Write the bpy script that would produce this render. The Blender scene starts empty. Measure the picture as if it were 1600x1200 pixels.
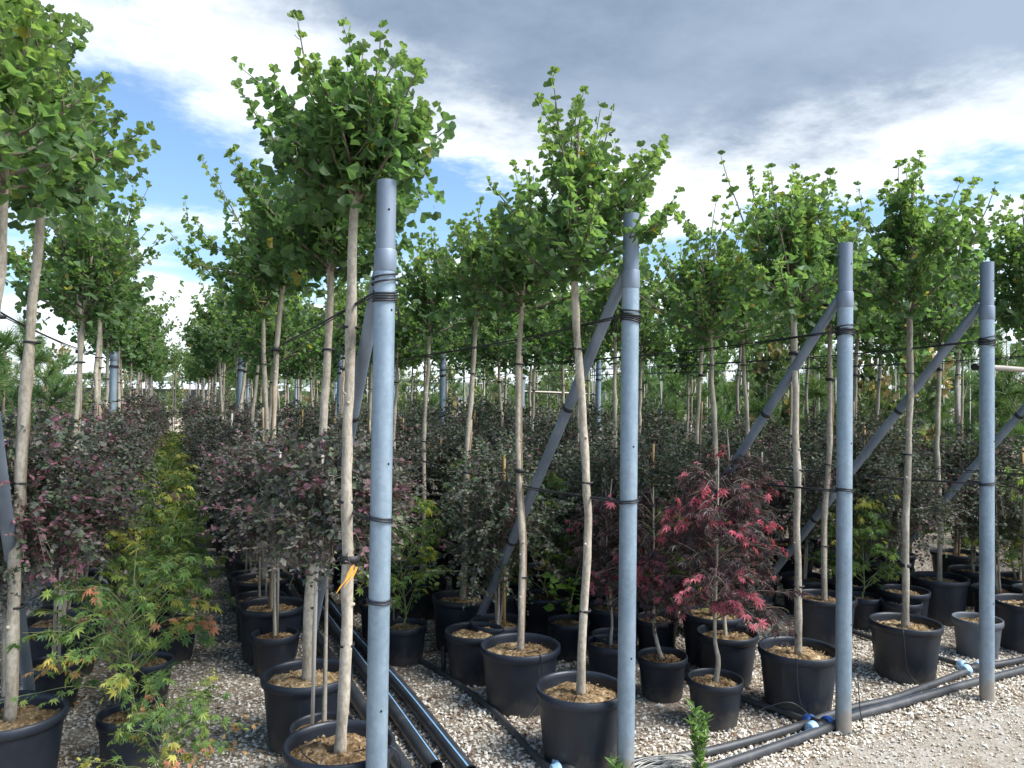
import bpy, math, random
import numpy as np
from mathutils import Vector, Matrix

R = math.radians
sc = bpy.context.scene
COL = sc.collection

# ------------------------------------------------------------------ camera
EYE = 1.65
YAW, PITCH, ROLL = R(23.6), R(1.27), R(0.8)
fw = Vector((math.sin(YAW)*math.cos(PITCH), math.cos(YAW)*math.cos(PITCH), math.sin(PITCH)))
r0 = Vector((math.cos(YAW), -math.sin(YAW), 0)); u0 = r0.cross(fw)
rt = r0*math.cos(ROLL) + u0*math.sin(ROLL)
up = u0*math.cos(ROLL) - r0*math.sin(ROLL)
cd = bpy.data.cameras.new('camera'); cam = bpy.data.objects.new('camera', cd); COL.objects.link(cam)
cd.sensor_width = 36; cd.lens = 27.05; cd.clip_start = .05; cd.clip_end = 12000
cam.matrix_world = Matrix(((rt.x, up.x, -fw.x, 0), (rt.y, up.y, -fw.y, 0), (rt.z, up.z, -fw.z, EYE), (0, 0, 0, 1)))
sc.camera = cam

# ------------------------------------------------------------------ sky and light
SUN_AZ, SUN_EL = R(132), R(52)          # azimuth clockwise from +Y (the row direction)
EXPOSURE = 1.72
wd = bpy.data.worlds.new('World'); sc.world = wd; wd.use_nodes = True
nt = wd.node_tree; N = nt.nodes; L = nt.links; N.clear()
def nd(t, **k):
    n = N.new(t)
    for a, b in k.items(): setattr(n, a, b)
    return n
def mth(op, a, b=None, c=None, clamp=False):
    n = nd('ShaderNodeMath', operation=op); n.use_clamp = clamp
    for i, v in enumerate((a, b, c)):
        if v is None: continue
        if isinstance(v, (int, float)): n.inputs[i].default_value = v
        else: L.new(v, n.inputs[i])
    return n.outputs[0]
def sstep(x, lo, hi):
    n = nd('ShaderNodeMapRange', interpolation_type='SMOOTHSTEP')
    L.new(x, n.inputs['Value']); n.inputs['From Min'].default_value = lo; n.inputs['From Max'].default_value = hi
    return n.outputs[0]
def wnoise(vec, scale, det=6, rough=.55, off=0):
    n = nd('ShaderNodeTexNoise'); n.noise_dimensions = '3D'
    n.inputs['Scale'].default_value = scale; n.inputs['Detail'].default_value = det; n.inputs['Roughness'].default_value = rough
    if off:
        a = nd('ShaderNodeVectorMath', operation='ADD'); L.new(vec, a.inputs[0]); a.inputs[1].default_value = (off, off*.7, off*.3); vec = a.outputs[0]
    L.new(vec, n.inputs['Vector']); return n.outputs['Fac']
def wmix(f, a, b):
    n = nd('ShaderNodeMix', data_type='RGBA'); L.new(f, n.inputs[0])
    for s, v in ((6, a), (7, b)):
        if isinstance(v, tuple): n.inputs[s].default_value = (*v, 1)
        else: L.new(v, n.inputs[s])
    return n.outputs[2]
sky = nd('ShaderNodeTexSky', sky_type='NISHITA', sun_disc=False)
sky.sun_elevation = SUN_EL; sky.sun_rotation = SUN_AZ; sky.altitude = 150; sky.air_density = 1.0; sky.dust_density = 1.4; sky.ozone_density = 1.6
tc = nd('ShaderNodeTexCoord'); sep = nd('ShaderNodeSeparateXYZ'); L.new(tc.outputs['Generated'], sep.inputs[0])
X, Y, Z = sep.outputs
zc = mth('MAXIMUM', Z, 0.03)
den = mth('ADD', zc, 0.10)
cmb = nd('ShaderNodeCombineXYZ'); L.new(mth('DIVIDE', X, den), cmb.inputs[0]); L.new(mth('DIVIDE', Y, den), cmb.inputs[1])
pl = cmb.outputs[0]
az = mth('ARCTAN2', X, Y)                      # radians, 0 along the rows
el = mth('ARCSINE', Z)
n1 = wnoise(pl, .85, 7, .58, 3.1); n2 = wnoise(pl, 2.4, 8, .66, 11.7); n3 = wnoise(pl, .55, 5, .5, 5.3); n4 = wnoise(pl, 1.3, 7, .6, 21.0)
wob = mth('MULTIPLY', mth('SUBTRACT', mth('ADD', n1, mth('MULTIPLY', n2, .8)), .90), .62)
# the grey bank: everything above a slanting edge, from the middle of the view round to the right
bank_in = mth('ADD', mth('ADD', mth('MULTIPLY', mth('MINIMUM', mth('SUBTRACT', az, R(8)), R(19)), .8), mth('MULTIPLY', mth('SUBTRACT', el, R(20.5)), 1.9)), wob)
reach = mth('MULTIPLY', mth('SUBTRACT', 1, sstep(mth('ADD', el, wob), R(36), R(50))), mth('SUBTRACT', 1, sstep(mth('ADD', az, wob), R(70), R(105))))
bank = mth('MULTIPLY', sstep(bank_in, -.03, .12), reach)
core = mth('MULTIPLY', sstep(bank_in, .02, .34), reach)
# broken white cloud elsewhere, thick towards the horizon
low = mth('SUBTRACT', 1, sstep(el, R(1), R(11)))
wisp_in = mth('ADD', mth('ADD', mth('MULTIPLY', n1, .5), mth('MULTIPLY', n4, .5)), mth('ADD', mth('MULTIPLY', low, .16), mth('MULTIPLY', sstep(az, R(-16), R(14)), .06)))
wisp = sstep(wisp_in, .525, .68)
white = wmix(sstep(n2, .35, .65), (2.7, 3.05, 3.5), (4.6, 4.7, 4.7))
grey = wmix(sstep(mth('ADD', mth('MULTIPLY', n3, .6), mth('MULTIPLY', n4, .4)), .40, .60), (.60, .84, 1.22), (1.25, 1.56, 2.0))
blue = nd('ShaderNodeMix', data_type='RGBA', blend_type='MULTIPLY'); blue.inputs[0].default_value = 1
L.new(sky.outputs[0], blue.inputs[6]); blue.inputs[7].default_value = (.56, .64, .68, 1)
c1 = wmix(wisp, blue.outputs[2], white)
c2 = wmix(bank, c1, wmix(core, (3.6, 3.8, 4.0), grey))
hz = mth('SUBTRACT', 1, sstep(el, R(-1), R(7)))
c3 = wmix(mth('MULTIPLY', hz, .7), c2, (4.3, 4.7, 4.9))
bg = nd('ShaderNodeBackground'); bg.inputs['Strength'].default_value = .11
L.new(c3, bg.inputs['Color'])
wo = nd('ShaderNodeOutputWorld'); L.new(bg.outputs[0], wo.inputs['Surface'])

sd = bpy.data.lights.new('sun', 'SUN'); sd.energy = 2.3; sd.angle = R(30); sd.color = (1, .97, .93)
sun = bpy.data.objects.new('sun', sd); COL.objects.link(sun)
sdir = Vector((math.sin(SUN_AZ)*math.cos(SUN_EL), math.cos(SUN_AZ)*math.cos(SUN_EL), math.sin(SUN_EL)))
sun.rotation_euler = sdir.to_track_quat('Z', 'Y').to_euler(); sun.location = (6, 4, 12)

vs = sc.view_settings; vs.view_transform = 'Standard'; vs.look = 'None'; vs.exposure = EXPOSURE; vs.gamma = 1; vs.use_curve_mapping = False
sc.render.engine = 'CYCLES'
cy = sc.cycles; cy.max_bounces = 8; cy.diffuse_bounces = 5; cy.glossy_bounces = 2; cy.transmission_bounces = 4; cy.transparent_max_bounces = 4
cy.use_denoising = True
try: cy.denoiser = 'OPENIMAGEDENOISE'; cy.denoising_prefilter = 'ACCURATE'
except Exception: pass
cy.sample_clamp_indirect = 6

# ------------------------------------------------------------------ materials
MATS = {}
def mat(name):
    m = bpy.data.materials.new(name); m.use_nodes = True; MATS[name] = m
    t = m.node_tree; t.nodes.clear()
    class G: pass
    g = G(); g.t = t; g.m = m
    def node(ty, **k):
        n = t.nodes.new(ty)
        for a, b in k.items(): setattr(n, a, b)
        return n
    g.node = node
    g.link = lambda a, b: t.links.new(a, b)
    g.out = node('ShaderNodeOutputMaterial')
    g.bsdf = node('ShaderNodeBsdfPrincipled')
    g.link(g.bsdf.outputs[0], g.out.inputs[0])
    def noise(scale, det=4, rough=.55, vec=None, coord='Object', stretch=None):
        if vec is None:
            vec = node('ShaderNodeTexCoord').outputs[coord]
        if stretch:
            mp = node('ShaderNodeMapping'); mp.inputs['Scale'].default_value = stretch; g.link(vec, mp.inputs[0]); vec = mp.outputs[0]
        n = node('ShaderNodeTexNoise'); n.inputs['Scale'].default_value = scale; n.inputs['Detail'].default_value = det; n.inputs['Roughness'].default_value = rough
        g.link(vec, n.inputs['Vector']); return n.outputs['Fac']
    g.noise = noise
    def ramp(f, stops):
        n = node('ShaderNodeValToRGB'); e = n.color_ramp.elements
        while len(e) < len(stops): e.new(.5)
        for i, (p, c) in enumerate(stops): e[i].position = p; e[i].color = (*c, 1)
        g.link(f, n.inputs[0]); return n.outputs[0]
    g.ramp = ramp
    def mix(f, a, b, bt='MIX'):
        n = node('ShaderNodeMix', data_type='RGBA', blend_type=bt)
        for s, v in ((0, f), (6, a), (7, b)):
            if isinstance(v, tuple): n.inputs[s].default_value = (*v, 1)
            elif isinstance(v, (int, float)): n.inputs[s].default_value = v
            else: g.link(v, n.inputs[s])
        return n.outputs[2]
    g.mix = mix
    def bump(h, s=.3, d=.01):
        n = node('ShaderNodeBump'); n.inputs['Strength'].default_value = s; n.inputs['Distance'].default_value = d
        g.link(h, n.inputs['Height']); g.link(n.outputs[0], g.bsdf.inputs['Normal'])
    g.bump = bump
    def color(c):
        if isinstance(c, tuple): g.bsdf.inputs['Base Color'].default_value = (*c, 1)
        else: g.link(c, g.bsdf.inputs['Base Color'])
    g.color = color
    g.set = lambda **k: [g.bsdf.inputs[a.replace('_', ' ')].__setattr__('default_value', b) for a, b in k.items()]
    return g

def leaf_mat(name, trans=.35, rough=.5, var=.25, tboost=1.6):
    g = mat(name)
    at = g.node('ShaderNodeAttribute', attribute_name='tint')
    oi = g.node('ShaderNodeObjectInfo')
    hs = g.node('ShaderNodeHueSaturation'); g.link(at.outputs['Color'], hs.inputs['Color'])
    mr = g.node('ShaderNodeMapRange'); g.link(oi.outputs['Random'], mr.inputs['Value']); mr.inputs['To Min'].default_value = 1-var; mr.inputs['To Max'].default_value = 1+var
    g.link(mr.outputs[0], hs.inputs['Value'])
    n = g.noise(60, 2)
    c = g.mix(.35, hs.outputs[0], g.mix(n, (.35, .35, .35), (1.5, 1.5, 1.5)), 'MULTIPLY')
    g.color(c); g.set(Roughness=rough, Specular_IOR_Level=.35)
    tr = g.node('ShaderNodeBsdfTranslucent')
    tcx = g.mix(1.0, c, (tboost*1.05, tboost*1.12, tboost*.6), 'MULTIPLY'); g.link(tcx, tr.inputs['Color'])
    ms = g.node('ShaderNodeMixShader'); ms.inputs[0].default_value = trans
    g.link(g.bsdf.outputs[0], ms.inputs[1]); g.link(tr.outputs[0], ms.inputs[2]); g.link(ms.outputs[0], g.out.inputs[0])
    return g.m
leaf_mat('ginkgo_leaf', .52, .5, .12)
leaf_mat('shrub_leaf', .2, .62, .22, 1.3)
leaf_mat('maple_leaf', .4, .5, .15)
leaf_mat('red_leaf', .3, .45, .1, 1.4)
leaf_mat('needle', .3, .5, .2)
leaf_mat('weed_leaf', .3, .5, .15)

g = mat('bark')
n = g.noise(16, 6, .65, stretch=(1, 1, .22)); n2_ = g.noise(75, 5, .65, stretch=(1, 1, .55)); n3_ = g.noise(6, 3, .5)
oi = g.node('ShaderNodeObjectInfo')
c = g.ramp(n, [(.3, (.29, .265, .23)), (.5, (.48, .45, .40)), (.72, (.66, .63, .575))])
c = g.mix(.5, c, g.ramp(n2_, [(.38, (.42, .38, .33)), (.58, (1, 1, 1))]), 'MULTIPLY')
c = g.mix(.5, c, g.ramp(n3_, [(.35, (.62, .60, .52)), (.65, (1.1, 1.06, 1))]), 'MULTIPLY')
c = g.mix(1.0, c, g.ramp(oi.outputs['Random'], [(0, (.72, .72, .70)), (1, (1.08, 1.04, .98))]), 'MULTIPLY')
g.color(c); g.set(Roughness=.85, Specular_IOR_Level=.2); g.bump(n2_, .55, .004)
g = mat('stake_wood')
n = g.noise(22, 6, .65, stretch=(1, 1, .08))
g.color(g.ramp(n, [(.3, (.10, .065, .04)), (.5, (.26, .19, .125)), (.75, (.40, .32, .22))])); g.set(Roughness=.85); g.bump(n, .6, .004)
g = mat('cane')
n = g.noise(12, 4, .6, stretch=(1, 1, .1)); g.color(g.ramp(n, [(.3, (.34, .32, .28)), (.7, (.62, .60, .55))])); g.set(Roughness=.6)
g = mat('bamboo')
n = g.noise(12, 4, .6, stretch=(1, 1, .1)); g.color(g.ramp(n, [(.3, (.30, .18, .05)), (.7, (.48, .32, .11))])); g.set(Roughness=.5)
g = mat('twig')
n = g.noise(30, 3); g.color(g.ramp(n, [(.3, (.09, .07, .055)), (.7, (.2, .165, .125))])); g.set(Roughness=.8)
g = mat('green_stem')
n = g.noise(30, 3); g.color(g.ramp(n, [(.3, (.10, .14, .05)), (.7, (.2, .22, .09))])); g.set(Roughness=.6)
g = mat('pot_plastic')
n = g.noise(9, 5, .6); n2_ = g.noise(3, 3); oi = g.node('ShaderNodeObjectInfo')
c = g.ramp(n, [(.35, (.011, .015, .024)), (.6, (.016, .022, .033)), (.8, (.028, .034, .044))])
c = g.mix(g.ramp(n2_, [(.58, (0, 0, 0)), (.82, (.45, .45, .45))]), c, (.085, .075, .06))
c = g.mix(1.0, c, g.ramp(oi.outputs['Random'], [(0, (.75, .75, .75)), (1, (1.3, 1.3, 1.3))]), 'MULTIPLY')
tcp = g.node('ShaderNodeTexCoord').outputs['Object']; szp = g.node('ShaderNodeSeparateXYZ'); g.link(tcp, szp.inputs[0])
mzp = g.node('ShaderNodeMath', operation='MULTIPLY_ADD'); g.link(g.noise(18, 6, .7, vec=tcp), mzp.inputs[0]); mzp.inputs[1].default_value = .30; g.link(szp.outputs[2], mzp.inputs[2])
c = g.mix(g.ramp(mzp.outputs[0], [(.16, (.45, .45, .45)), (.25, (0, 0, 0))]), c, (.13, .11, .085))
st_ = g.noise(26, 5, .7, vec=tcp, stretch=(1, 1, .07)); c = g.mix(g.ramp(st_, [(.58, (0, 0, 0)), (.75, (.3, .3, .3))]), c, (.08, .08, .08))
g.color(c); rg = g.ramp(n, [(.3, (.38, .38, .38)), (.7, (.56, .56, .56))]); g.link(rg, g.bsdf.inputs['Roughness']); g.set(Specular_IOR_Level=.45); g.bump(n, .06, .003)
g = mat('pot_grey')
n = g.noise(9, 5, .6); g.color(g.ramp(n, [(.35, (.075, .088, .105)), (.7, (.115, .13, .15))])); g.set(Roughness=.55)
g = mat('soil')
tcn = g.node('ShaderNodeTexCoord').outputs['Object']
n = g.noise(26, 6, .7, vec=tcn); n2_ = g.noise(6, 4, .6, vec=tcn)
v = g.node('ShaderNodeTexVoronoi'); v.inputs['Scale'].default_value = 75; g.link(tcn, v.inputs['Vector'])
oi = g.node('ShaderNodeObjectInfo')
c = g.ramp(n, [(.3, (.11, .072, .042)), (.5, (.29, .215, .125)), (.72, (.50, .40, .255))])
c = g.mix(g.ramp(v.outputs['Color'], [(.62, (0, 0, 0)), (.72, (.75, .75, .75))]), c, (.58, .50, .37))
c = g.mix(.7, c, g.ramp(n2_, [(.38, (.34, .27, .2)), (.6, (1.05, 1.02, .95))]), 'MULTIPLY')
c = g.mix(1.0, c, g.ramp(oi.outputs['Random'], [(0, (.58, .52, .48)), (1, (1.1, 1.08, 1.02))]), 'MULTIPLY')
g.color(c); g.set(Roughness=.95, Specular_IOR_Level=.1); g.bump(n, .9, .012)
g = mat('galvanised')
tcn = g.node('ShaderNodeTexCoord').outputs['Object']
v = g.node('ShaderNodeTexVoronoi'); v.inputs['Scale'].default_value = 55; g.link(tcn, v.inputs['Vector'])
n = g.noise(5, 6, .65, vec=tcn, stretch=(1, 1, .35)); n2_ = g.noise(18, 4, .6, vec=tcn, stretch=(1, 1, .12))
c = g.ramp(n, [(.3, (.185, .25, .315)), (.5, (.265, .345, .415)), (.75, (.36, .44, .505))])
sv = g.node('ShaderNodeSeparateColor'); g.link(v.outputs['Color'], sv.inputs[0]); c = g.mix(.35, c, g.ramp(sv.outputs[0], [(0, (.72, .74, .76)), (1, (1.15, 1.14, 1.12))]), 'MULTIPLY')
c = g.mix(.35, c, g.ramp(n2_, [(.35, (.6, .6, .6)), (.6, (1.05, 1.05, 1.05))]), 'MULTIPLY')
sz_ = g.node('ShaderNodeSeparateXYZ'); g.link(tcn, sz_.inputs[0]); ad = g.node('ShaderNodeMath', operation='MULTIPLY_ADD'); g.link(g.noise(14, 5, .7, vec=tcn), ad.inputs[0]); ad.inputs[1].default_value = .5; g.link(sz_.outputs[2], ad.inputs[2])
c = g.mix(g.ramp(ad.outputs[0], [(.30, (.75, .75, .75)), (.46, (0, 0, 0))]), c, (.30, .24, .17))
n4_ = g.noise(30, 5, .7, vec=tcn, stretch=(1, 1, .05)); c = g.mix(g.ramp(n4_, [(.62, (0, 0, 0)), (.78, (.55, .55, .55))]), c, (.20, .20, .20))
n5_ = g.noise(45, 6, .75, vec=tcn); c = g.mix(g.ramp(n5_, [(.66, (0, 0, 0)), (.74, (.6, .6, .6))]), c, (.16, .11, .08))
g.color(c); g.set(Metallic=.3, Specular_IOR_Level=.5)
g.link(g.ramp(n, [(.3, (.34, .34, .34)), (.7, (.55, .55, .55))]), g.bsdf.inputs['Roughness'])
g = mat('galvanised_dull')
tcn = g.node('ShaderNodeTexCoord').outputs['Object']
n = g.noise(7, 5, .6, vec=tcn, stretch=(1, 1, .3))
g.color(g.ramp(n, [(.3, (.14, .175, .225)), (.55, (.205, .25, .31)), (.75, (.28, .33, .385))])); g.set(Metallic=.3, Roughness=.55)
g = mat('black_rubber'); n = g.noise(20, 4); g.color(g.ramp(n, [(.3, (.008, .008, .01)), (.7, (.02, .02, .024))])); g.set(Roughness=.6)
g = mat('hose_plastic')
n = g.noise(12, 5); g.color(g.ramp(n, [(.3, (.028, .031, .036)), (.6, (.05, .053, .058)), (.8, (.10, .095, .085))])); g.set(Roughness=.5); g.bump(n, .1, .003)
g = mat('pipe_plastic')
n = g.noise(10, 5); g.color(g.ramp(n, [(.3, (.024, .028, .034)), (.6, (.042, .047, .055)), (.82, (.10, .095, .085))])); g.set(Roughness=.48); g.bump(n, .1, .003)
for nm, cc in (('cap_light', (.36, .56, .74)), ('cap_blue', (.045, .15, .52)), ('stripe', (.22, .42, .68))):
    g = mat(nm); n = g.noise(30, 4); g.color(g.mix(g.ramp(n, [(.45, (0, 0, 0)), (.8, (.5, .5, .5))]), cc, tuple(x*.55+.05 for x in cc))); g.set(Roughness=.5)
g = mat('wire'); g.color((.018, .018, .022)); g.set(Roughness=.5)
g = mat('hole'); g.color((.006, .006, .006)); g.set(Roughness=.9)
g = mat('ribbon'); n = g.noise(30, 3); g.color(g.ramp(n, [(.3, (.62, .25, .02)), (.7, (.80, .42, .05))])); g.set(Roughness=.5)
g = mat('twine'); n = g.noise(40, 3); g.color(g.ramp(n, [(.3, (.36, .34, .29)), (.7, (.64, .62, .56))])); g.set(Roughness=.8)
g = mat('pebble')
at = g.node('ShaderNodeAttribute', attribute_name='tint'); n = g.noise(120, 3)
g.color(g.mix(.4, at.outputs['Color'], g.ramp(n, [(.3, (.6, .58, .54)), (.65, (1.08, 1.08, 1.06))]), 'MULTIPLY')); g.set(Roughness=.8, Specular_IOR_Level=.3)
def gravel(nm, dirt, chipcol, chip_lo, chip_hi, scale, brown):
    g = mat(nm)
    tcn = g.node('ShaderNodeTexCoord').outputs['Object']
    v = g.node('ShaderNodeTexVoronoi'); v.inputs['Scale'].default_value = scale; v.inputs['Randomness'].default_value = 1; g.link(tcn, v.inputs['Vector'])
    v2 = g.node('ShaderNodeTexVoronoi'); v2.inputs['Scale'].default_value = scale*2.1; g.link(tcn, v2.inputs['Vector'])
    nz = g.noise(1.5, 5, .6, vec=tcn); nf = g.noise(70, 5, .7, vec=tcn); nm_ = g.noise(6, 5, .65, vec=tcn)
    d = g.ramp(nf, [(.3, tuple(x*.55 for x in dirt)), (.7, tuple(x*1.5 for x in dirt))])
    d = g.mix(g.ramp(nm_, [(.42, (0, 0, 0)), (.62, (1, 1, 1))]), d, g.ramp(nf, [(.3, tuple(x*.6 for x in brown)), (.7, tuple(x*1.4 for x in brown))]))
    sel = g.node('ShaderNodeSeparateColor'); g.link(v.outputs['Color'], sel.inputs[0])
    cs = g.ramp(sel.outputs[0], [(0, tuple(x*.42 for x in chipcol)), (.5, tuple(x*.8 for x in chipcol)), (1, chipcol)])
    inside = g.ramp(v.outputs['Distance'], [(.30, (1, 1, 1)), (.52, (0, 0, 0))])
    pat = g.ramp(nz, [(chip_lo, (0, 0, 0)), (chip_hi, (1, 1, 1))])
    pick = g.ramp(sel.outputs[1], [(.25, (.15, .15, .15)), (.35, (1, 1, 1))])
    f = g.mix(1.0, g.mix(1.0, inside, pat, 'MULTIPLY'), pick, 'MULTIPLY')
    c = g.mix(f, d, cs)
    sel2 = g.node('ShaderNodeSeparateColor'); g.link(v2.outputs['Color'], sel2.inputs[0])
    f2 = g.mix(1.0, g.ramp(v2.outputs['Distance'], [(.28, (1, 1, 1)), (.45, (0, 0, 0))]), g.ramp(sel2.outputs[0], [(.5, (0, 0, 0)), (.6, (1, 1, 1))]), 'MULTIPLY')
    c = g.mix(g.mix(1.0, f2, (.7, .7, .7), 'MULTIPLY'), c, tuple(x*.72 for x in chipcol))
    g.color(c); g.set(Roughness=.95, Specular_IOR_Level=.15)
    g.bump(g.mix(.5, f, nf), .7, .012)
gravel('gravel_ground', (.24, .20, .15), (.76, .72, .64), .12, .36, 42, (.17, .125, .088))
gravel('path_grit', (.30, .275, .235), (.58, .55, .49), .34, .64, 75, (.22, .18, .135))
g = mat('sand'); n = g.noise(2, 6, .6); g.color(g.ramp(n, [(.3, (.42, .34, .22)), (.7, (.60, .51, .36))])); g.set(Roughness=.95)
g = mat('roof_sheet'); n = g.noise(.4, 4); g.color(g.ramp(n, [(.3, (.50, .52, .55)), (.7, (.66, .68, .70))])); g.set(Roughness=.5)
g = mat('shed_wall'); n = g.noise(.5, 4); g.color(g.ramp(n, [(.3, (.05, .065, .06)), (.7, (.10, .12, .115))])); g.set(Roughness=.7)
g = mat('white_paint'); n = g.noise(.5, 4); g.color(g.ramp(n, [(.3, (.6, .62, .64)), (.7, (.74, .76, .78))])); g.set(Roughness=.6)
g = mat('hill_forest'); n = g.noise(.01, 6); g.color(g.ramp(n, [(.35, (.05, .08, .05)), (.7, (.13, .15, .11))])); g.set(Roughness=1)
g = mat('litter'); at = g.node('ShaderNodeAttribute', attribute_name='tint'); g.color(at.outputs['Color']); g.set(Roughness=.8)

# ------------------------------------------------------------------ mesh helpers
class MB:
    """collects vertices, faces and a per-vertex colour of its own"""
    def __init__(s): s.v = []; s.t = []; s.q = []; s.c = []; s.n = 0; s.mt = []; s.mq = []
    def add(s, v, tris=None, quads=None, col=None, mi=0):
        v = np.asarray(v, float).reshape(-1, 3); b = s.n
        s.v.append(v); s.n += len(v)
        if tris is not None and len(tris): a = np.asarray(tris, int).reshape(-1, 3)+b; s.t.append(a); s.mt.append(np.full(len(a), mi))
        if quads is not None and len(quads): a = np.asarray(quads, int).reshape(-1, 4)+b; s.q.append(a); s.mq.append(np.full(len(a), mi))
        if col is None: col = (1, 1, 1)
        col = np.asarray(col, float)
        s.c.append(np.broadcast_to(col, (len(v), 3)) if col.ndim == 1 else col)
        return s
    def tube(s, pts, rad, n=8, caps=True, mi=0, col=None):
        pts = np.asarray(pts, float); k = len(pts); rad = np.broadcast_to(np.asarray(rad, float), (k,))
        tan = np.gradient(pts, axis=0); tan /= np.linalg.norm(tan, axis=1)[:, None]+1e-12
        ref = np.array([0., 0, 1]) if abs(tan[0][2]) < .9 else np.array([1., 0, 0])
        a = np.cross(tan[0], ref); a /= np.linalg.norm(a); V = []
        for i in range(k):
            a = a-tan[i]*(a@tan[i]); a /= np.linalg.norm(a)+1e-12; b = np.cross(tan[i], a)
            th = np.arange(n)*2*math.pi/n
            V.append(pts[i]+rad[i]*(np.cos(th)[:, None]*a+np.sin(th)[:, None]*b))
        V = np.concatenate(V); Q = []
        for i in range(k-1):
            for j in range(n):
                Q.append((i*n+j, i*n+(j+1) % n, (i+1)*n+(j+1) % n, (i+1)*n+j))
        T = []
        if caps:
            V = np.concatenate([V, [pts[0], pts[-1]]]); c0 = k*n; c1 = c0+1
            for j in range(n): T.append((c0, (j+1) % n, j)); T.append((c1, (k-1)*n+j, (k-1)*n+(j+1) % n))
        return s.add(V, T, Q, col, mi)
    def lathe(s, prof, n=24, mod=None, mi=0):
        V = []; Q = []
        for i, (r, z) in enumerate(prof):
            for j in range(n):
                a = 2*math.pi*j/n; rr = r*(mod(i, a) if mod else 1)
                V.append((rr*math.cos(a), rr*math.sin(a), z))
        for i in range(len(prof)-1):
            for j in range(n): Q.append((i*n+j, i*n+(j+1) % n, (i+1)*n+(j+1) % n, (i+1)*n+j))
        return s.add(V, None, Q, None, mi)
    def box(s, c, d, mi=0):
        c = np.array(c); d = np.array(d)/2
        V = [c+d*np.array((x, y, z)) for z in (-1, 1) for x, y in ((-1, -1), (1, -1), (1, 1), (-1, 1))]
        return s.add(V, None, [(3, 2, 1, 0), (4, 5, 6, 7), (0, 1, 5, 4), (1, 2, 6, 5), (2, 3, 7, 6), (3, 0, 4, 7)], None, mi)
    def scatter(s, tv, tt, org, frm, sc_, col):
        """tv template points (k,3), tt triangles, org (m,3), frm (m,3,3) rows = axes, sc_ (m,), col (m,3)"""
        org = np.asarray(org); m = len(org)
        if m == 0: return s
        V = np.einsum('ki,mij->mkj', tv, frm)*np.asarray(sc_)[:, None, None]+org[:, None]
        k = len(tv); T = (np.asarray(tt)[None]+np.arange(m)[:, None, None]*k).reshape(-1, 3)
        return s.add(V.reshape(-1, 3), T, None, np.repeat(np.asarray(col), k, axis=0))
    def mesh(s, name, mats, smooth=True):
        me = bpy.data.meshes.new(name)
        V = np.concatenate(s.v); T = np.concatenate(s.t) if s.t else np.zeros((0, 3), int); Q = np.concatenate(s.q) if s.q else np.zeros((0, 4), int)
        me.vertices.add(len(V)); me.vertices.foreach_set('co', V.astype(np.float32).ravel())
        nl = len(T)*3+len(Q)*4; me.loops.add(nl); me.loops.foreach_set('vertex_index', np.concatenate([T.ravel(), Q.ravel()]).astype(np.int32))
        me.polygons.add(len(T)+len(Q))
        st = np.concatenate([np.arange(len(T))*3, len(T)*3+np.arange(len(Q))*4]).astype(np.int32)
        me.polygons.foreach_set('loop_start', st)
        if isinstance(mats, str): mats = [mats]
        for x in mats: me.materials.append(MATS[x])
        if len(mats) > 1:
            me.polygons.foreach_set('material_index', np.concatenate(s.mt+s.mq).astype(np.int32))
        me.polygons.foreach_set('use_smooth', np.full(len(st), smooth))
        at = me.color_attributes.new('tint', 'FLOAT_COLOR', 'POINT')
        C = np.ones((len(V), 4), np.float32); C[:, :3] = np.concatenate(s.c); at.data.foreach_set('color', C.ravel())
        me.update(calc_edges=True); me.validate()
        return me
def sharp(me, ang=40):
    try: me.set_sharp_from_angle(angle=R(ang))
    except Exception: pass
    return me
def link(name, me, parent=None, loc=(0, 0, 0), rz=0, s=1, kind=None):
    o = bpy.data.objects.new(name, me); COL.objects.link(o); o.location = loc; o.rotation_euler = (0, 0, rz)
    if s != 1: o.scale = (s, s, s) if isinstance(s, (int, float)) else s
    if parent is not None: o.parent = parent
    if kind: o['kind'] = kind
    return o
def tag(o, label, cat, group=None):
    o['label'] = label; o['category'] = cat
    if group: o['group'] = group
    return o
def copy_tree(src, parent=None):
    c = src.copy(); COL.objects.link(c); c.parent = parent
    for ch in src.children: copy_tree(ch, c)
    return c
def norm(a): return a/(np.linalg.norm(a, axis=-1, keepdims=True)+1e-12)
def frames(vdir, nhint):
    """axes: x = width, y = along, z = normal"""
    y = norm(vdir); x = norm(np.cross(y, nhint)); z = np.cross(x, y)
    return np.stack([x, y, z], axis=1)
def smooth_path(pts, k=8):
    pts = np.asarray(pts, float); P = np.vstack([2*pts[0]-pts[1], pts, 2*pts[-1]-pts[-2]]); out = []
    for i in range(1, len(P)-2):
        for t in np.arange(k)/k:
            a, b, c, d = P[i-1], P[i], P[i+1], P[i+2]
            out.append(.5*((2*b)+(-a+c)*t+(2*a-5*b+4*c-d)*t*t+(-a+3*b-3*c+d)*t**3))
    out.append(pts[-1]); return np.array(out)

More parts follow.
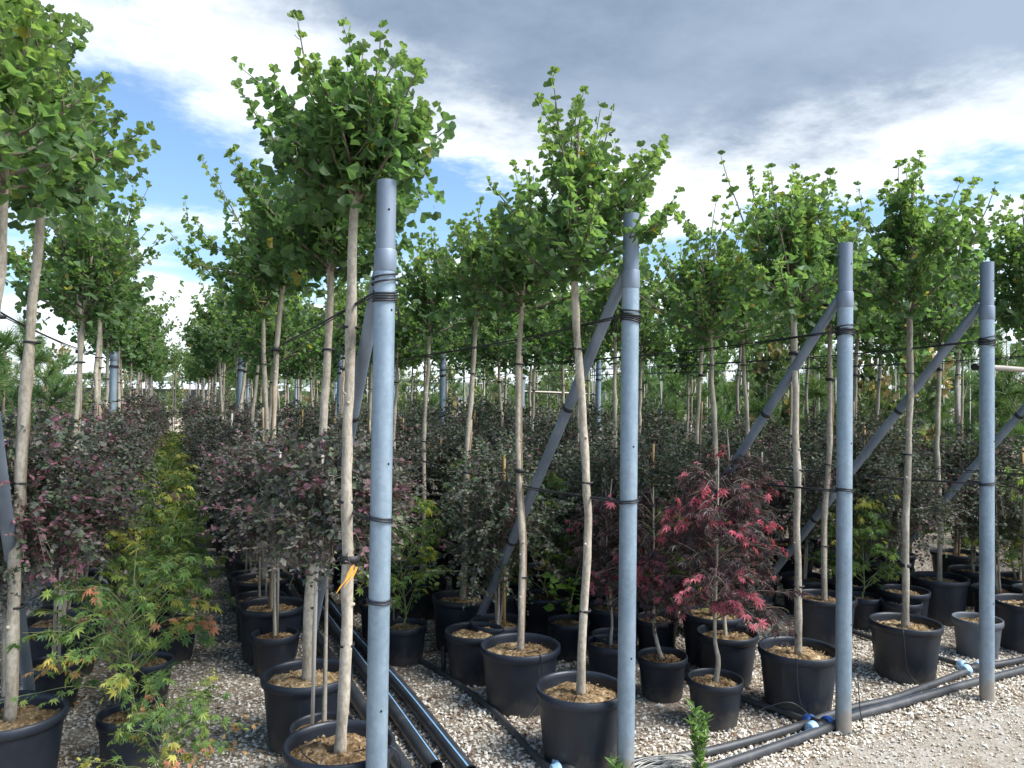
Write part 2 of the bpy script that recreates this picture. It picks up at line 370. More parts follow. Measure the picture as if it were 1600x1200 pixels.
# leaf templates -------------------------------------------------------------
def fan_template():
    a = np.radians([-54, -38, -18, 0, 18, 38, 54]); r = np.array([.86, 1.0, 1.06, .82, 1.04, 1.02, .84])
    rim = np.stack([np.sin(a)*r, .55+np.cos(a)*r*.85, .16*np.abs(np.sin(a))**1.5+np.array([.05, -.05, .05, 0, -.04, .06, -.03])], 1)
    V = np.vstack([[(0, .55, 0)], rim, [(-.02, 0, 0), (.02, 0, 0)]])
    T = [(0, i+1, i+2) for i in range(6)]+[(8, 9, 0)]
    return V, np.array(T)[:, ::-1]
FAN_V, FAN_T = fan_template()
FAN_B = FAN_V.copy(); FAN_B[:, 2] += .55*np.abs(FAN_B[:, 0])**1.3-.18*np.clip(FAN_B[:, 1]-.6, 0, 1)**2; FAN_B[:, 0] *= .8   # a more folded leaf
OV_V = np.array([(0, 0, 0), (.30, .28, .05), (.34, .55, .07), (0, 1, -.06), (-.34, .55, .07), (-.30, .28, .05), (0, .5, 0)]); OV_T = np.array([(0, 1, 6), (1, 2, 6), (2, 3, 6), (3, 4, 6), (4, 5, 6), (5, 0, 6)])
def palm_template(n, width, notch=.28):
    V = [(0, .3, 0)]; T = []
    angs = np.linspace(-115, 115, n)
    for a in angs:
        ln = .75*(1-.45*(abs(a)/115)**1.6); ar = math.radians(a); d = np.array((math.sin(ar), math.cos(ar), 0)); p = np.array((d[1], -d[0], 0))
        b = len(V); mid = np.array((0, .3, 0))+d*ln*.42
        V += [tuple(mid+p*width*ln+(0, 0, .02)), tuple(np.array((0, .3, 0))+d*ln+(0, 0, -.07)), tuple(mid-p*width*ln+(0, 0, .02))]
        T += [(0, b+1, b), (0, b+2, b+1)]
    V += [(-.012, 0, 0), (.012, 0, 0)]; T.append((len(V)-2, len(V)-1, 0))
    return np.array(V, float), np.array(T)
PALM_V, PALM_T = palm_template(7, .17); RED_V, RED_T = palm_template(7, .13)
for V_ in (PALM_V, RED_V): V_[:, 2] -= .42*(V_[:, 0]**2+np.clip(V_[:, 1]-.3, 0, 2)**2)
rnd = random.Random(7)

# ------------------------------------------------------------------ pots
def pot_meshes(nm, r, h, grey=False, n=36, seed=0):
    rb = r*.80; rng = np.random.default_rng(seed)
    b = MB()
    def mod(i, a): return 1-.012*(1 if math.cos(a*6) > .25 else 0) if i in (2, 3) else 1
    b.lathe([(.001, .004), (rb*.97, .004), (rb, .02), (r*.925, h*.80), (r*.94, h*.86), (r*.95, h-.035), (r*.90, h-.02), (r*.85, h*.55), (.001, h*.55)], n, mod)
    body = sharp(b.mesh(nm+'_body', 'pot_grey' if grey else 'pot_plastic'), 25)
    b = MB(); b.lathe([(r*.935, h-.045), (r*.985, h-.04), (r, h-.022), (r*.995, h-.004), (r*.97, h), (r*.93, h-.002), (r*.905, h-.012), (r*.90, h-.045)], n)
    rim = b.mesh(nm+'_rim', 'pot_grey' if grey else 'pot_plastic')
    b = MB(); V = [(0, 0, h*.905)]; nr = 9; k = 30
    ph = rng.uniform(0, 6.28, 6)
    for i in range(1, nr+1):
        for j in range(k):
            a = 2*math.pi*j/k; rr = r*.895*i/nr; x, y = rr*math.cos(a), rr*math.sin(a)
            z = h*.905-(i/nr)**2*.022+.010*math.sin(x*31+ph[0])*math.sin(y*27+ph[1])+.006*math.sin(x*73+ph[2])*math.sin(y*66+ph[3])+rng.normal(0, .0028)
            V.append((x, y, z))
    T = [(0, 1+j, 1+(j+1) % k) for j in range(k)]; Q = []
    for i in range(nr-1):
        for j in range(k): Q.append((1+i*k+j, 1+(i+1)*k+j, 1+(i+1)*k+(j+1) % k, 1+i*k+(j+1) % k))
    b.add(V, T, Q)
    OCT = np.array([(1, 0, 0), (0, 1, 0), (-1, 0, 0), (0, -1, 0), (0, 0, .7), (0, 0, -.7)]); OT = np.array([(0, 1, 4), (1, 2, 4), (2, 3, 4), (3, 0, 4), (1, 0, 5), (2, 1, 5), (3, 2, 5), (0, 3, 5)])
    m = 120; a = rng.uniform(0, 6.28, m); rr = r*.86*np.sqrt(rng.uniform(0, 1, m))
    org = np.stack([rr*np.cos(a), rr*np.sin(a), h*.905-(rr/(r*.895))**2*.022+.004], 1)
    b.scatter(OCT*(1, .7, .6), OT, org, frames(norm(rng.normal(size=(m, 3))), norm(rng.normal(size=(m, 3)))), rng.uniform(.004, .011, m), np.ones((m, 3)))
    so = b.mesh(nm+'_soil', 'soil', smooth=False)
    return body, rim, so, h*.90
POT = [pot_meshes('big_pot_%d' % i, .213, .335, seed=i) for i in range(3)]
POT_S = pot_meshes('small_pot', .142, .24, seed=9)
POT_M = pot_meshes('mid_pot', .18, .29, seed=10)
POT_G = pot_meshes('grey_pot', .152, .25, grey=True, seed=11)
def add_pot(root, kit, s=1, rz=0):
    p = link('pot', kit[0], root, s=(s*rnd.uniform(.97, 1.03), s*rnd.uniform(.97, 1.03), s*rnd.uniform(.97, 1.02)), rz=rz); p.rotation_euler.x = rnd.gauss(0, .012); p.rotation_euler.y = rnd.gauss(0, .012); link('rim', kit[1], p); link('soil', kit[2], p)
    return p

# ------------------------------------------------------------------ ginkgo
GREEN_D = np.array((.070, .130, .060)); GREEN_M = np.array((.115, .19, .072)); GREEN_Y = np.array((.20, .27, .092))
def ring_band(path_z, path, r, z, h, off=(0, 0)):
    x = np.interp(z, path_z, path[:, 0])+off[0]; y = np.interp(z, path_z, path[:, 1])+off[1]
    b = MB(); prof = [(r*.92, -h/2), (r*1.06, -h/2), (r*1.1, 0), (r*1.06, h/2), (r*.92, h/2)]
    b.lathe(prof, 12); b.v[-1] = b.v[-1]+np.array((x, y, z)); return b
def ginkgo_kit(seed, zc=2.25, top=3.1, spread=.46, base_r=.022, lean=(0, 0), nb=19, yellow=0., sep=0, stake=True, stake_top=1.9, long_shoots=5, density=1.0):
    rng = np.random.default_rng(seed); z0 = .285; base_r *= .90
    zs = np.linspace(z0, top-.12, 26); u = (zs-z0)/(zc-z0)
    amp = .016
    px = lean[0]*u+amp*np.sin(u*rng.uniform(3, 6)+rng.uniform(0, 6))*np.clip(u*3, 0, 1)+np.cumsum(rng.normal(0, .0028, 26))*np.clip(u*3, 0, 1)
    py = lean[1]*u+amp*np.sin(u*rng.uniform(3, 6)+rng.uniform(0, 6))*np.clip(u*3, 0, 1)+np.cumsum(rng.normal(0, .0028, 26))*np.clip(u*3, 0, 1)
    px -= px[0]; py -= py[0]
    path = np.stack([px, py, zs], 1)
    rad = np.interp(zs, [z0, z0+.12, zc, zc+.3, top], [base_r*1.12, base_r, base_r*.78, base_r*.45, .004])*(1+rng.normal(0, .045, 26))
    rad[rng.integers(3, 18, 3)] *= 1.16
    fine = smooth_path(path, 3); fr = np.interp(np.linspace(0, 1, len(fine)), np.linspace(0, 1, 26), rad)
    b = MB(); b.tube(fine, fr, 12)
    for _ in range(5):            # pruned knots
        i = rng.integers(8, 48); a = rng.uniform(0, 6.28); d = np.array((math.cos(a), math.sin(a), .5))
        b.tube([fine[i], fine[i]+d*fr[i]*.9, fine[i]+d*fr[i]*1.35], [fr[i]*.5, fr[i]*.42, fr[i]*.2], 6)
    kit = {'trunk': b.mesh('ginkgo_trunk', 'bark')}
    br = MB(); O = []; D = []; S = []; Cc = []; tipflag = []
    def leaves_along(pts, dens, tip_up, size0):
        k = len(pts); seg = np.linalg.norm(np.diff(pts, axis=0), axis=1); L_ = seg.sum(); cum = np.concatenate([[0], np.cumsum(seg)])
        s = rng.uniform(.02, .05)
        while s < L_:
            t = s/L_; p = np.array([np.interp(s, cum, pts[:, i]) for i in range(3)])
            i = min(np.searchsorted(cum, s), k-1); dr = norm(pts[i]-pts[max(i-1, 0)])
            m = rng.integers(2, 5) if rng.uniform() < dens else rng.integers(1, 3)
            for _ in range(m):
                rdir = norm(rng.normal(size=3)); out = norm(np.array((p[0]-np.interp(p[2], zs, px), p[1]-np.interp(p[2], zs, py), 0))+1e-6)
                drop = -.45*(1-t)*(1 if p[2] < zc+.35 else .3)+.35*t
                v = norm(.55*rdir+.45*dr+.35*out+np.array((0, 0, drop)))
                O.append(p); D.append(v); S.append(size0*(1-.45*t**2)*rng.uniform(.55, 1.3))
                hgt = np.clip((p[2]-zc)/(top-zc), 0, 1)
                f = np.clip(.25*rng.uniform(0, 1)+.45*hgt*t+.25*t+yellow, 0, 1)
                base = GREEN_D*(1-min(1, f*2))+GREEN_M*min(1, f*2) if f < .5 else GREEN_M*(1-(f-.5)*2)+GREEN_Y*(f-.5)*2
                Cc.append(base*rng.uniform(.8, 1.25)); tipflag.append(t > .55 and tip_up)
            s += rng.uniform(.024, .045)/density*(1.7 if tip_up and t > .4 else 1)
        # rosette at the tip
        for _ in range(rng.integers(3, 6)):
            v = norm(norm(pts[-1]-pts[-2])*1.0+rng.normal(size=3)*.45+np.array((0, 0, .3)))
            O.append(pts[-1]); D.append(v); S.append(size0*.62*rng.uniform(.7, 1.15)); Cc.append((GREEN_M*.4+GREEN_Y*.6)*rng.uniform(.85, 1.2)); tipflag.append(tip_up)
    ga = rng.uniform(0, 6.28)
    for i in range(nb):
        f = i/(nb-1); zb = zc-.03+(top-.42-zc)*f**1.15; a = ga+i*2.399+rng.normal(0, .25)
        elv = R(rng.uniform(6, 34)+38*f); ln = spread*(1.12-.55*f)*rng.uniform(.75, 1.2)
        shoot = i % max(1, nb//max(1, long_shoots)) == 0
        if shoot: ln *= 1.42; elv += R(rng.uniform(8, 26))
        p0 = np.array((np.interp(zb, zs, px), np.interp(zb, zs, py), zb)); pts = [p0]; d = np.array((math.cos(a)*math.cos(elv), math.sin(a)*math.cos(elv), math.sin(elv)))
        for s_ in range(7):
            d = norm(d+np.array((0, 0, .02+.10*f+(.07 if shoot else 0)))+rng.normal(0, .08, 3)); pts.append(pts[-1]+d*ln/7)
        pts = np.array(pts); br.tube(pts, np.linspace(.0075*(1.2-.5*f), .0018, 8), 5, caps=False)
        leaves_along(pts, .85, shoot, rng.uniform(.044, .054))
        for q in range(rng.integers(2, 5)):
            t = rng.integers(1, 5); a2 = rng.uniform(0, 6.28); d2 = norm(norm(pts[t+1]-pts[t])*.8+np.array((math.cos(a2), math.sin(a2), rng.uniform(-.2, .7)))*.8); l2 = ln*rng.uniform(.3, .55); sp = [pts[t]]
            for s_ in range(4): d2 = norm(d2+np.array((0, 0, .1))+rng.normal(0, .08, 3)); sp.append(sp[-1]+d2*l2/4)
            sp = np.array(sp); br.tube(sp, np.linspace(.0038, .0014, 5), 4, caps=False); leaves_along(sp, .8, False, rng.uniform(.040, .052))
    lead = np.array([(np.interp(z, zs, px)+rng.normal(0, .008), np.interp(z, zs, py)+rng.normal(0, .008), z) for z in np.linspace(zc+.2, top, 8)]); br.tube(lead, np.linspace(.008, .0018, 8), 5, caps=False); leaves_along(lead, .8, True, .048)
    for _ in range(int(170*density*density)):        # hanging leaves of the dense lower skirt
        a = rng.uniform(0, 6.28); rr = spread*.62*math.sqrt(rng.uniform(.02, 1)); z = zc+rng.uniform(-.07, .30)+.12*rr
        p = np.array((np.interp(z, zs, px)+rr*math.cos(a), np.interp(z, zs, py)+rr*math.sin(a), z))
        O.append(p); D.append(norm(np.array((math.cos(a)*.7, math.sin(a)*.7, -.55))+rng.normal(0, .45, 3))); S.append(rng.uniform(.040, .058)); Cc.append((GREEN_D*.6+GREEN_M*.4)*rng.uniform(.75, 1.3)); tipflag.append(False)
    O = np.array(O); D = np.array(D); S = np.array(S); Cc = np.array(Cc); tipflag = np.array(tipflag)
    fr_ = frames(D, norm(rng.normal(size=D.shape)+np.array((0, 0, .9))))
    keep = np.ones(len(O), bool); kit['leaves'] = []
    if sep:
        idx = np.nonzero(tipflag)[0]
        d = np.linalg.norm(O[idx, :2], axis=1)+.8*(O[idx, 2]-zc); idx = idx[np.argsort(-d)][:sep]; keep[idx] = False
        for i in idx: kit['leaves'].append((O[i], fr_[i], S[i]))
    yl = rng.uniform(size=len(O)) < .008; Cc[yl] = np.array((.34, .30, .07))*rng.uniform(.7, 1.1, (yl.sum(), 1)); S = S*1.02; fold = rng.uniform(size=len(O)) < .45
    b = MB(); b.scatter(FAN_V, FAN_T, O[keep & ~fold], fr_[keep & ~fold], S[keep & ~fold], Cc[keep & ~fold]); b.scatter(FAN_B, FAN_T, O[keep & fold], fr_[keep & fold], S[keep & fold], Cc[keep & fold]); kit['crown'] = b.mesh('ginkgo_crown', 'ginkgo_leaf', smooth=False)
    kit['branch'] = br.mesh('ginkgo_branches', 'twig')
    # stake and ties
    kit['stake'] = None; kit['ties'] = []
    a = rng.uniform(.2, 2.6) if sep else rng.uniform(0, 6.28); off = np.array((math.cos(a), math.sin(a)))*(base_r+.008)
    if stake:
        zz = np.linspace(.26, stake_top, 14); sp = np.stack([np.interp(zz, zs, px)+off[0]+rng.normal(0, .0015, 14), np.interp(zz, zs, py)+off[1]+rng.normal(0, .0015, 14), zz], 1)
        b = MB(); b.tube(sp, .0085*(1+rng.normal(0, .06, 14)), 7); kit['stake'] = b.mesh('ginkgo_stake', 'stake_wood')
    for z in ([.70, 1.30, 1.88] if stake else [1.0, 1.95]):
        z += rng.uniform(-.06, .06)
        b = ring_band(zs, path, base_r*1.0+(.009 if stake else 0), z, rng.choice([.008, .010, .022]), off*.42 if stake else (0, 0)); kit['ties'].append(b.mesh('tie', 'black_rubber'))
    kit['path'] = path; kit['zs'] = zs; kit['base_r'] = base_r
    return kit
LEAFM = []
for i, c in enumerate([(.11, .17, .055), (.15, .205, .06), (.085, .145, .05)]):
    b = MB(); b.add(FAN_V, FAN_T, None, c); LEAFM.append(b.mesh('ginkgo_leaf', 'ginkgo_leaf', smooth=False))
def plant_ginkgo(kit, x, y, rz=0, s=1, pot=0, pots=1.0):
    root = link('ginkgo_tree', None, loc=(x, y, 0), rz=rz)
    add_pot(root, POT[pot % 3], s=pots, rz=rnd.uniform(0, 6))
    sz = (1, 1, s)
    link('trunk', kit['trunk'], root, s=sz); link('branchwork', kit['branch'], root, s=sz); link('crown', kit['crown'], root, s=sz, kind='stuff')
    if kit['stake']: link('stake', kit['stake'], root, s=sz)
    for t in kit['ties']: link('tie', t, root, s=sz)
    for k, (o, f, sc_) in enumerate(kit['leaves']):
        lf = link('leaf', LEAFM[k % 3], root)
        M = Matrix(((f[0][0]*sc_, f[1][0]*sc_, f[2][0]*sc_, o[0]), (f[0][1]*sc_, f[1][1]*sc_, f[2][1]*sc_, o[1]), (f[0][2]*sc_, f[1][2]*sc_, f[2][2]*sc_, o[2]*s), (0, 0, 0, 1)))
        lf.matrix_local = M
    return root

# ------------------------------------------------------------------ ground
def sheet(name, x0, x1, y0, y1, z, m, nx=1, ny=1, wob=None, kind='structure'):
    b = MB(); V = []
    for j in range(ny+1):
        for i in range(nx+1):
            x = x0+(x1-x0)*i/nx; y = y0+(y1-y0)*j/ny
            if wob: x, y, zz = wob(x, y, i, j)
            else: zz = 0
            V.append((x, y, z+zz))
    Q = [(j*(nx+1)+i, j*(nx+1)+i+1, (j+1)*(nx+1)+i+1, (j+1)*(nx+1)+i) for j in range(ny) for i in range(nx)]
    b.add(V, None, Q); return link(name, b.mesh(name, m), kind=kind)
def edge_y(x): return 2.80+.09*(x-2.6)+.05*math.sin(x*2.3)+.03*math.sin(x*5.1+1)
sheet('ground', -3000, 3000, -1500, 6000, 0, 'gravel_ground')
sheet('path', -14, 24, -8, 0, .004, 'path_grit', nx=190, ny=6, wob=lambda x, y, i, j: (x, y if j < 6 else edge_y(x)-.1, 0))
sheet('sand_yard', -6, 7, 26.5, 58, .004, 'sand', nx=10, ny=10, wob=lambda x, y, i, j: (x+.4*math.sin(y), y+.3*math.sin(x*2), .12*math.sin(x*.9)*math.sin(y*.4)**2))

# loose gravel: real chips, denser between the rows
rng = np.random.default_rng(3)
OCT = np.array([(1, .1, 0), (.1, .8, .1), (-.9, .1, 0), (0, -.85, -.1), (.1, 0, .6), (0, 0, -.6)]); OT = np.array([(0, 1, 4), (1, 2, 4), (2, 3, 4), (3, 0, 4), (1, 0, 5), (2, 1, 5), (3, 2, 5), (0, 3, 5)])
def lowfreq(x, y): return .5+.25*np.sin(x*2.1+1.3*np.sin(y*1.7))+.25*np.sin(y*3.3+1.9*np.sin(x*1.4+.6))
def chips(m, x0, x1, y0, y1, dens, smin, smax, cols, zoff=0):
    x = rng.uniform(x0, x1, m); y = y0+(y1-y0)*rng.uniform(0, 1, m)**1.35
    k = dens(x, y) > rng.uniform(0, 1, m); x = x[k]; y = y[k]; m = len(x)
    s = rng.uniform(smin, smax, m)*np.where(rng.uniform(0, 1, m) < .06, 1.7, 1)
    org = np.stack([x, y, s*.25+zoff+rng.uniform(0, .006, m)], 1)
    f = frames(norm(rng.normal(size=(m, 3))*(1, 1, .35)), norm(rng.normal(size=(m, 3))*.5+(0, 0, 1)))
    ci = rng.choice(len(cols), m); c = np.array(cols)[ci]*rng.uniform(.7, 1.15, (m, 1))
    return org, f, s, c
WHITES = [(.72, .67, .58), (.78, .74, .66), (.62, .56, .46), (.50, .43, .33), (.80, .77, .71), (.34, .28, .21), (.70, .64, .54)]
b = MB()
ev = np.vectorize(edge_y)
for a in (chips(80000, -1.2, 6.2, 2.7, 7.5, lambda x, y: np.clip((y-ev(x)+.1)*5, 0, 1)*np.clip(lowfreq(x, y)*1.5-.05, .12, 1)*np.where(np.abs(x-.05) < .5, .55, 1), .006, .0135, WHITES),
          chips(26000, 1.0, 6.5, 2.0, 3.3, lambda x, y: np.clip(1.1-np.abs(y-ev(x)+.1)*1.9, .12, 1)*np.clip(lowfreq(x*1.7, y*2)*1.2, .2, 1), .003, .011, WHITES, .004)):
    b.scatter(OCT, OT, *a)
link('gravel', b.mesh('gravel', 'pebble', smooth=False), kind='stuff')['label'] = 'loose white marble gravel lying between the rows of pots'
b = MB()
m = 5200; x = rng.uniform(-1, 6, m); y = rng.uniform(2.75, 7, m); k = lowfreq(x*1.3+2, y*1.2) > rng.uniform(.3, 1, m); x = x[k]; y = y[k]; m = len(x)
b.scatter(OV_V, OV_T, np.stack([x, y, rng.uniform(.012, .022, m)], 1), frames(norm(rng.normal(size=(m, 3))*(1, 1, .2)), norm(rng.normal(size=(m, 3))*.25+(0, 0, 1))), rng.uniform(.015, .04, m), np.array([(.16, .085, .045), (.10, .055, .035), (.24, .13, .06), (.07, .045, .035)])[rng.choice(4, m)])
link('leaf_litter', b.mesh('leaf_litter', 'litter', smooth=False), kind='stuff')['label'] = 'brown fallen leaves scattered over the gravel'

# ------------------------------------------------------------------ far setting
def hill(name, y, x0, x1, h, seed, depth):
    r2 = np.random.default_rng(seed); b = MB(); n = 90; V = []
    ph = r2.uniform(0, 6, 6)
    for j in range(5):
        t = j/4
        for i in range(n+1):
            u = i/n; x = x0+(x1-x0)*u
            prof = .45+.25*math.sin(u*5+ph[0])+.15*math.sin(u*11+ph[1])+.07*math.sin(u*27+ph[2])+.035*math.sin(u*61+ph[3])
            V.append((x, y+depth*t, -5+h*prof*math.sin(t*math.pi/2)))
    Q = [(j*(n+1)+i, j*(n+1)+i+1, (j+1)*(n+1)+i+1, (j+1)*(n+1)+i) for j in range(4) for i in range(n)]
    b.add(V, None, Q); return link(name, b.mesh(name, 'hill_forest'), kind='structure')
hill('hills', 5200, -2600, 7200, 330, 5, 1500)

def shed(x0, x1, y, eave, ridge, depth, label):
    root = link('warehouse', None, loc=((x0+x1)/2, y, 0)); tag(root, label, 'building')
    w = x1-x0; b = MB(); b.box((0, depth/2, eave/2), (w, depth, eave)); link('wall', b.mesh('wall', 'shed_wall', smooth=False), root)
    b = MB(); o = .6; V = [(-w/2-o, -o, eave-.05), (w/2+o, -o, eave-.05), (w/2+o, depth/2, ridge), (-w/2-o, depth/2, ridge), (w/2+o, depth+o, eave-.05), (-w/2-o, depth+o, eave-.05)]
    V += [(a, c, d+.18) for a, c, d in V]
    b.add(V, None, [(0, 1, 2, 3)[::-1], (3, 2, 4, 5)[::-1], (6, 7, 8, 9), (9, 8, 10, 11), (0, 1, 7, 6), (5, 4, 10, 11)[::-1], (1, 2, 8, 7), (2, 4, 10, 8), (0, 3, 9, 6)[::-1], (3, 5, 11, 9)[::-1]])
    rf = link('roof', b.mesh('roof', 'roof_sheet', smooth=False), root)
    k = int(w//6)
    me = MB(); me.box((0, 0, 0), (.12, .12, eave)); me = me.mesh('column', 'white_paint', smooth=False)
    for i in range(k+1): link('column', me, root, loc=(-w/2+i*w/k, -.1, eave/2))
    g_ = MB(); g_.box((0, 0, 0), (w+1.2, .15, .22)); link('gutter', g_.mesh('gutter', 'white_paint', smooth=False), rf, loc=(0, -o-.1, eave-.02))
shed(-60, 50, 140, 3.0, 4.2, 22, 'long low white-roofed warehouse seen far down the aisle')

# ------------------------------------------------------------------ posts, braces, wires
ROWX = {0: -.62, 1: .684, 2: 1.82, 3: 3.12, 4: 4.23, 5: 5.40, 6: 6.55}
def post_parts(root, h=2.48, end=True, seed=0):
    rr = random.Random(seed)
    b = MB(); b.tube([(0, 0, -.02), (0, 0, .8), (0, 0, 1.6), (0, 0, h-.28)], .038, 24); link('tube', sharp(b.mesh('tube', 'galvanised')), root)
    b = MB(); b.lathe([(.0385, h-.33), (.0405, h-.325), (.0405, h-.255), (.0385, h-.25)], 24); link('collar', b.mesh('collar', 'galvanised_dull'), root)
    b = MB(); b.lathe([(.0355, h-.28), (.0355, h), (.0325, h), (.0325, h-.1), (.001, h-.1)], 24); link('upper_tube', sharp(b.mesh('upper_tube', 'galvanised_dull')), root)
    if end:
        for z in (h-.11, h-.47, h-1.02, .55):
            a = R(-90+23.6+rr.uniform(-6, 30)-20); rad = .0357 if z > h-.25 else .0382
            b = MB(); b.tube([(math.cos(a)*(rad-.004), math.sin(a)*(rad-.004), z), (math.cos(a)*(rad+.0008), math.sin(a)*(rad+.0008), z)], .0042, 10); link('bolt_hole', b.mesh('bolt_hole', 'hole'), root)
def wrap(root, z, turns, r=.040, gap=.009, seed=0, tail=True):
    rr = np.random.default_rng(seed); b = MB(); k = int(turns*20)
    th = np.linspace(0, turns*2*math.pi, k); zz = z+np.linspace(0, gap*turns, k)+.006*np.sin(th+rr.uniform(0, 6))*rr.uniform(.5, 1.6)
    pts = np.stack([(r+.002+.0015*np.sin(th*.37))*np.cos(th), (r+.002+.0015*np.sin(th*.37))*np.sin(th), zz], 1)
    if tail: pts = np.vstack([pts, [(r*1.5, .03, z-.02), (r*1.7, .05, z-.08)]]) if seed % 2 else pts
    b.tube(pts, .0035, 6); link('wire_wrap', b.mesh('wire_wrap', 'wire'), root)
ORD = ['first', 'second', 'third', 'fourth', 'fifth', 'sixth', 'seventh', 'eighth', 'ninth', 'tenth', 'eleventh', 'twelfth', 'thirteenth', 'fourteenth', 'fifteenth', 'sixteenth', 'seventeenth', 'eighteenth', 'nineteenth', 'twentieth']
PNAME = {0: 'galvanised end post of the leftmost row with its brace foot behind a pot', 1: 'tallest-looking galvanised steel post, first from left, with black cable knots near the top',
         2: 'galvanised steel post, second from left, with a brace leaning behind it', 3: 'galvanised steel post, third from left, beside the red maples', 4: 'rightmost galvanised steel post standing at the edge of the grit path',
         5: 'galvanised end post beyond the right edge whose brace slants into view', 6: 'galvanised end post farther beyond the right edge'}
BR = {0: (2.95, 2.2, 4.56), 1: (2.95, 2.17, 4.5), 2: (2.95, 2.23, 4.88), 3: (2.95, 2.20, 4.90), 4: (2.95, 2.235, 4.97), 5: (2.95, 2.2, 4.9)}
PY = {0: 2.88, 1: 2.725, 2: 2.88, 3: 2.91, 4: 2.93, 5: 2.95, 6: 2.95}
for r_, x in ROWX.items():
    if r_ == 6: continue
    root = link('steel_post', None, loc=(x, PY[r_], 0)); tag(root, PNAME[r_], 'post', 'galvanised end posts')
    post_parts(root, 2.44 if r_ == 1 else 2.48, seed=r_)
    y0, z0, y1 = BR[r_]
    b = MB(); p0 = np.array((0, .045, z0)); p1 = np.array((0, y1-PY[r_], -.03)); dr = norm(p1-p0)
    b.tube([p0-dr*.012, p0+dr*.02, p0+dr*.1, p0+(p1-p0)*.5, p1], [.018, .022, .026, .026, .026], 18)
    bo = link('brace', sharp(b.mesh('brace', 'galvanised_dull')), root)
    for f in (.27, .62):
        c = p0+(p1-p0)*f; b = MB(); b.tube([c-dr*.012, c-dr*.006, c+dr*.006, c+dr*.012], [.027, .030, .030, .027], 12); link('tie', b.mesh('tie', 'black_rubber'), bo)
    wrap(root, 2.0, 4.5, seed=r_*2+1); wrap(root, 2.06 if r_ == 1 else 2.02, 2.2, gap=.02, seed=r_*2, r=.0435); wrap(root, 1.21, 2.4, seed=r_+20, tail=False)
    if r_ == 1: wrap(root, .92, 2.0, seed=31); 
    for yy, w in ((9.35, 'second'), (15.9, 'third'), (22.4, 'last')):
        if yy > 12 and r_ > 4: continue
        rp = link('steel_post', None, loc=(x, yy, 0)); tag(rp, '%s galvanised post along the row %s' % (w, 'left of the maple aisle' if r_ == 0 else 'behind the %s end post' % ORD[r_-1]), 'post', 'galvanised posts within the rows')
        post_parts(rp, 2.35, end=False); wrap(rp, 1.95, 3, seed=int(yy)+r_); wrap(rp, 1.3, 2, seed=int(yy)+r_+5, tail=False)
    for z, w in ((2.03, 'upper'), (1.22, 'lower')):
        ys = [PY[r_]+.01, 4, 6, 9.35, 12.5, 15.9, 19, 22.4]
        pts = smooth_path([(x-.042+(.0 if i in (0, 3, 5, 7) else -.03), q, z-(0 if i in (0, 3, 5, 7) else .035)) for i, q in enumerate(ys)], 5)
        b = MB(); b.tube(pts, .0042, 6); b.tube(pts+np.array((.004, 0, -.009))+.004*np.sin(np.arange(len(pts)))[:, None]*np.array((0, 0, 1)), .0026, 5)
        tag(link('support_wire', b.mesh('support_wire', 'wire')), '%s black wire strung along the row %s' % (w, 'left of the maple aisle' if r_ == 0 else 'behind the %s end post' % ORD[r_-1]), 'wire', 'support wires')
for (xa, ya, xb, yb, z, lb) in ((4.25, 3.0, 5.4, 3.02, 1.885, 'pale horizontal steel rail running right from the rightmost post'), (4.23, 9.42, 5.40, 9.42, 1.78, 'distant horizontal steel rail between two inner posts')):
    root = link('steel_rail', None, loc=(xa, ya, z)); tag(root, lb, 'rail')
    b = MB(); b.tube([(0, 0, 0), (.2, 0, 0), (xb-xa, yb-ya, -.02)], .0165, 14); link('tube', sharp(b.mesh('tube', 'galvanised')), root)
    b = MB(); b.tube([(.10, 0, 0), (.112, 0, 0)], .019, 12); link('clamp', b.mesh('clamp', 'black_rubber'), root)
    b = MB(); b.tube([(-.03, 0, 0), (.01, 0, 0)], .020, 14); link('end_cap', b.mesh('end_cap', 'black_rubber'), root)

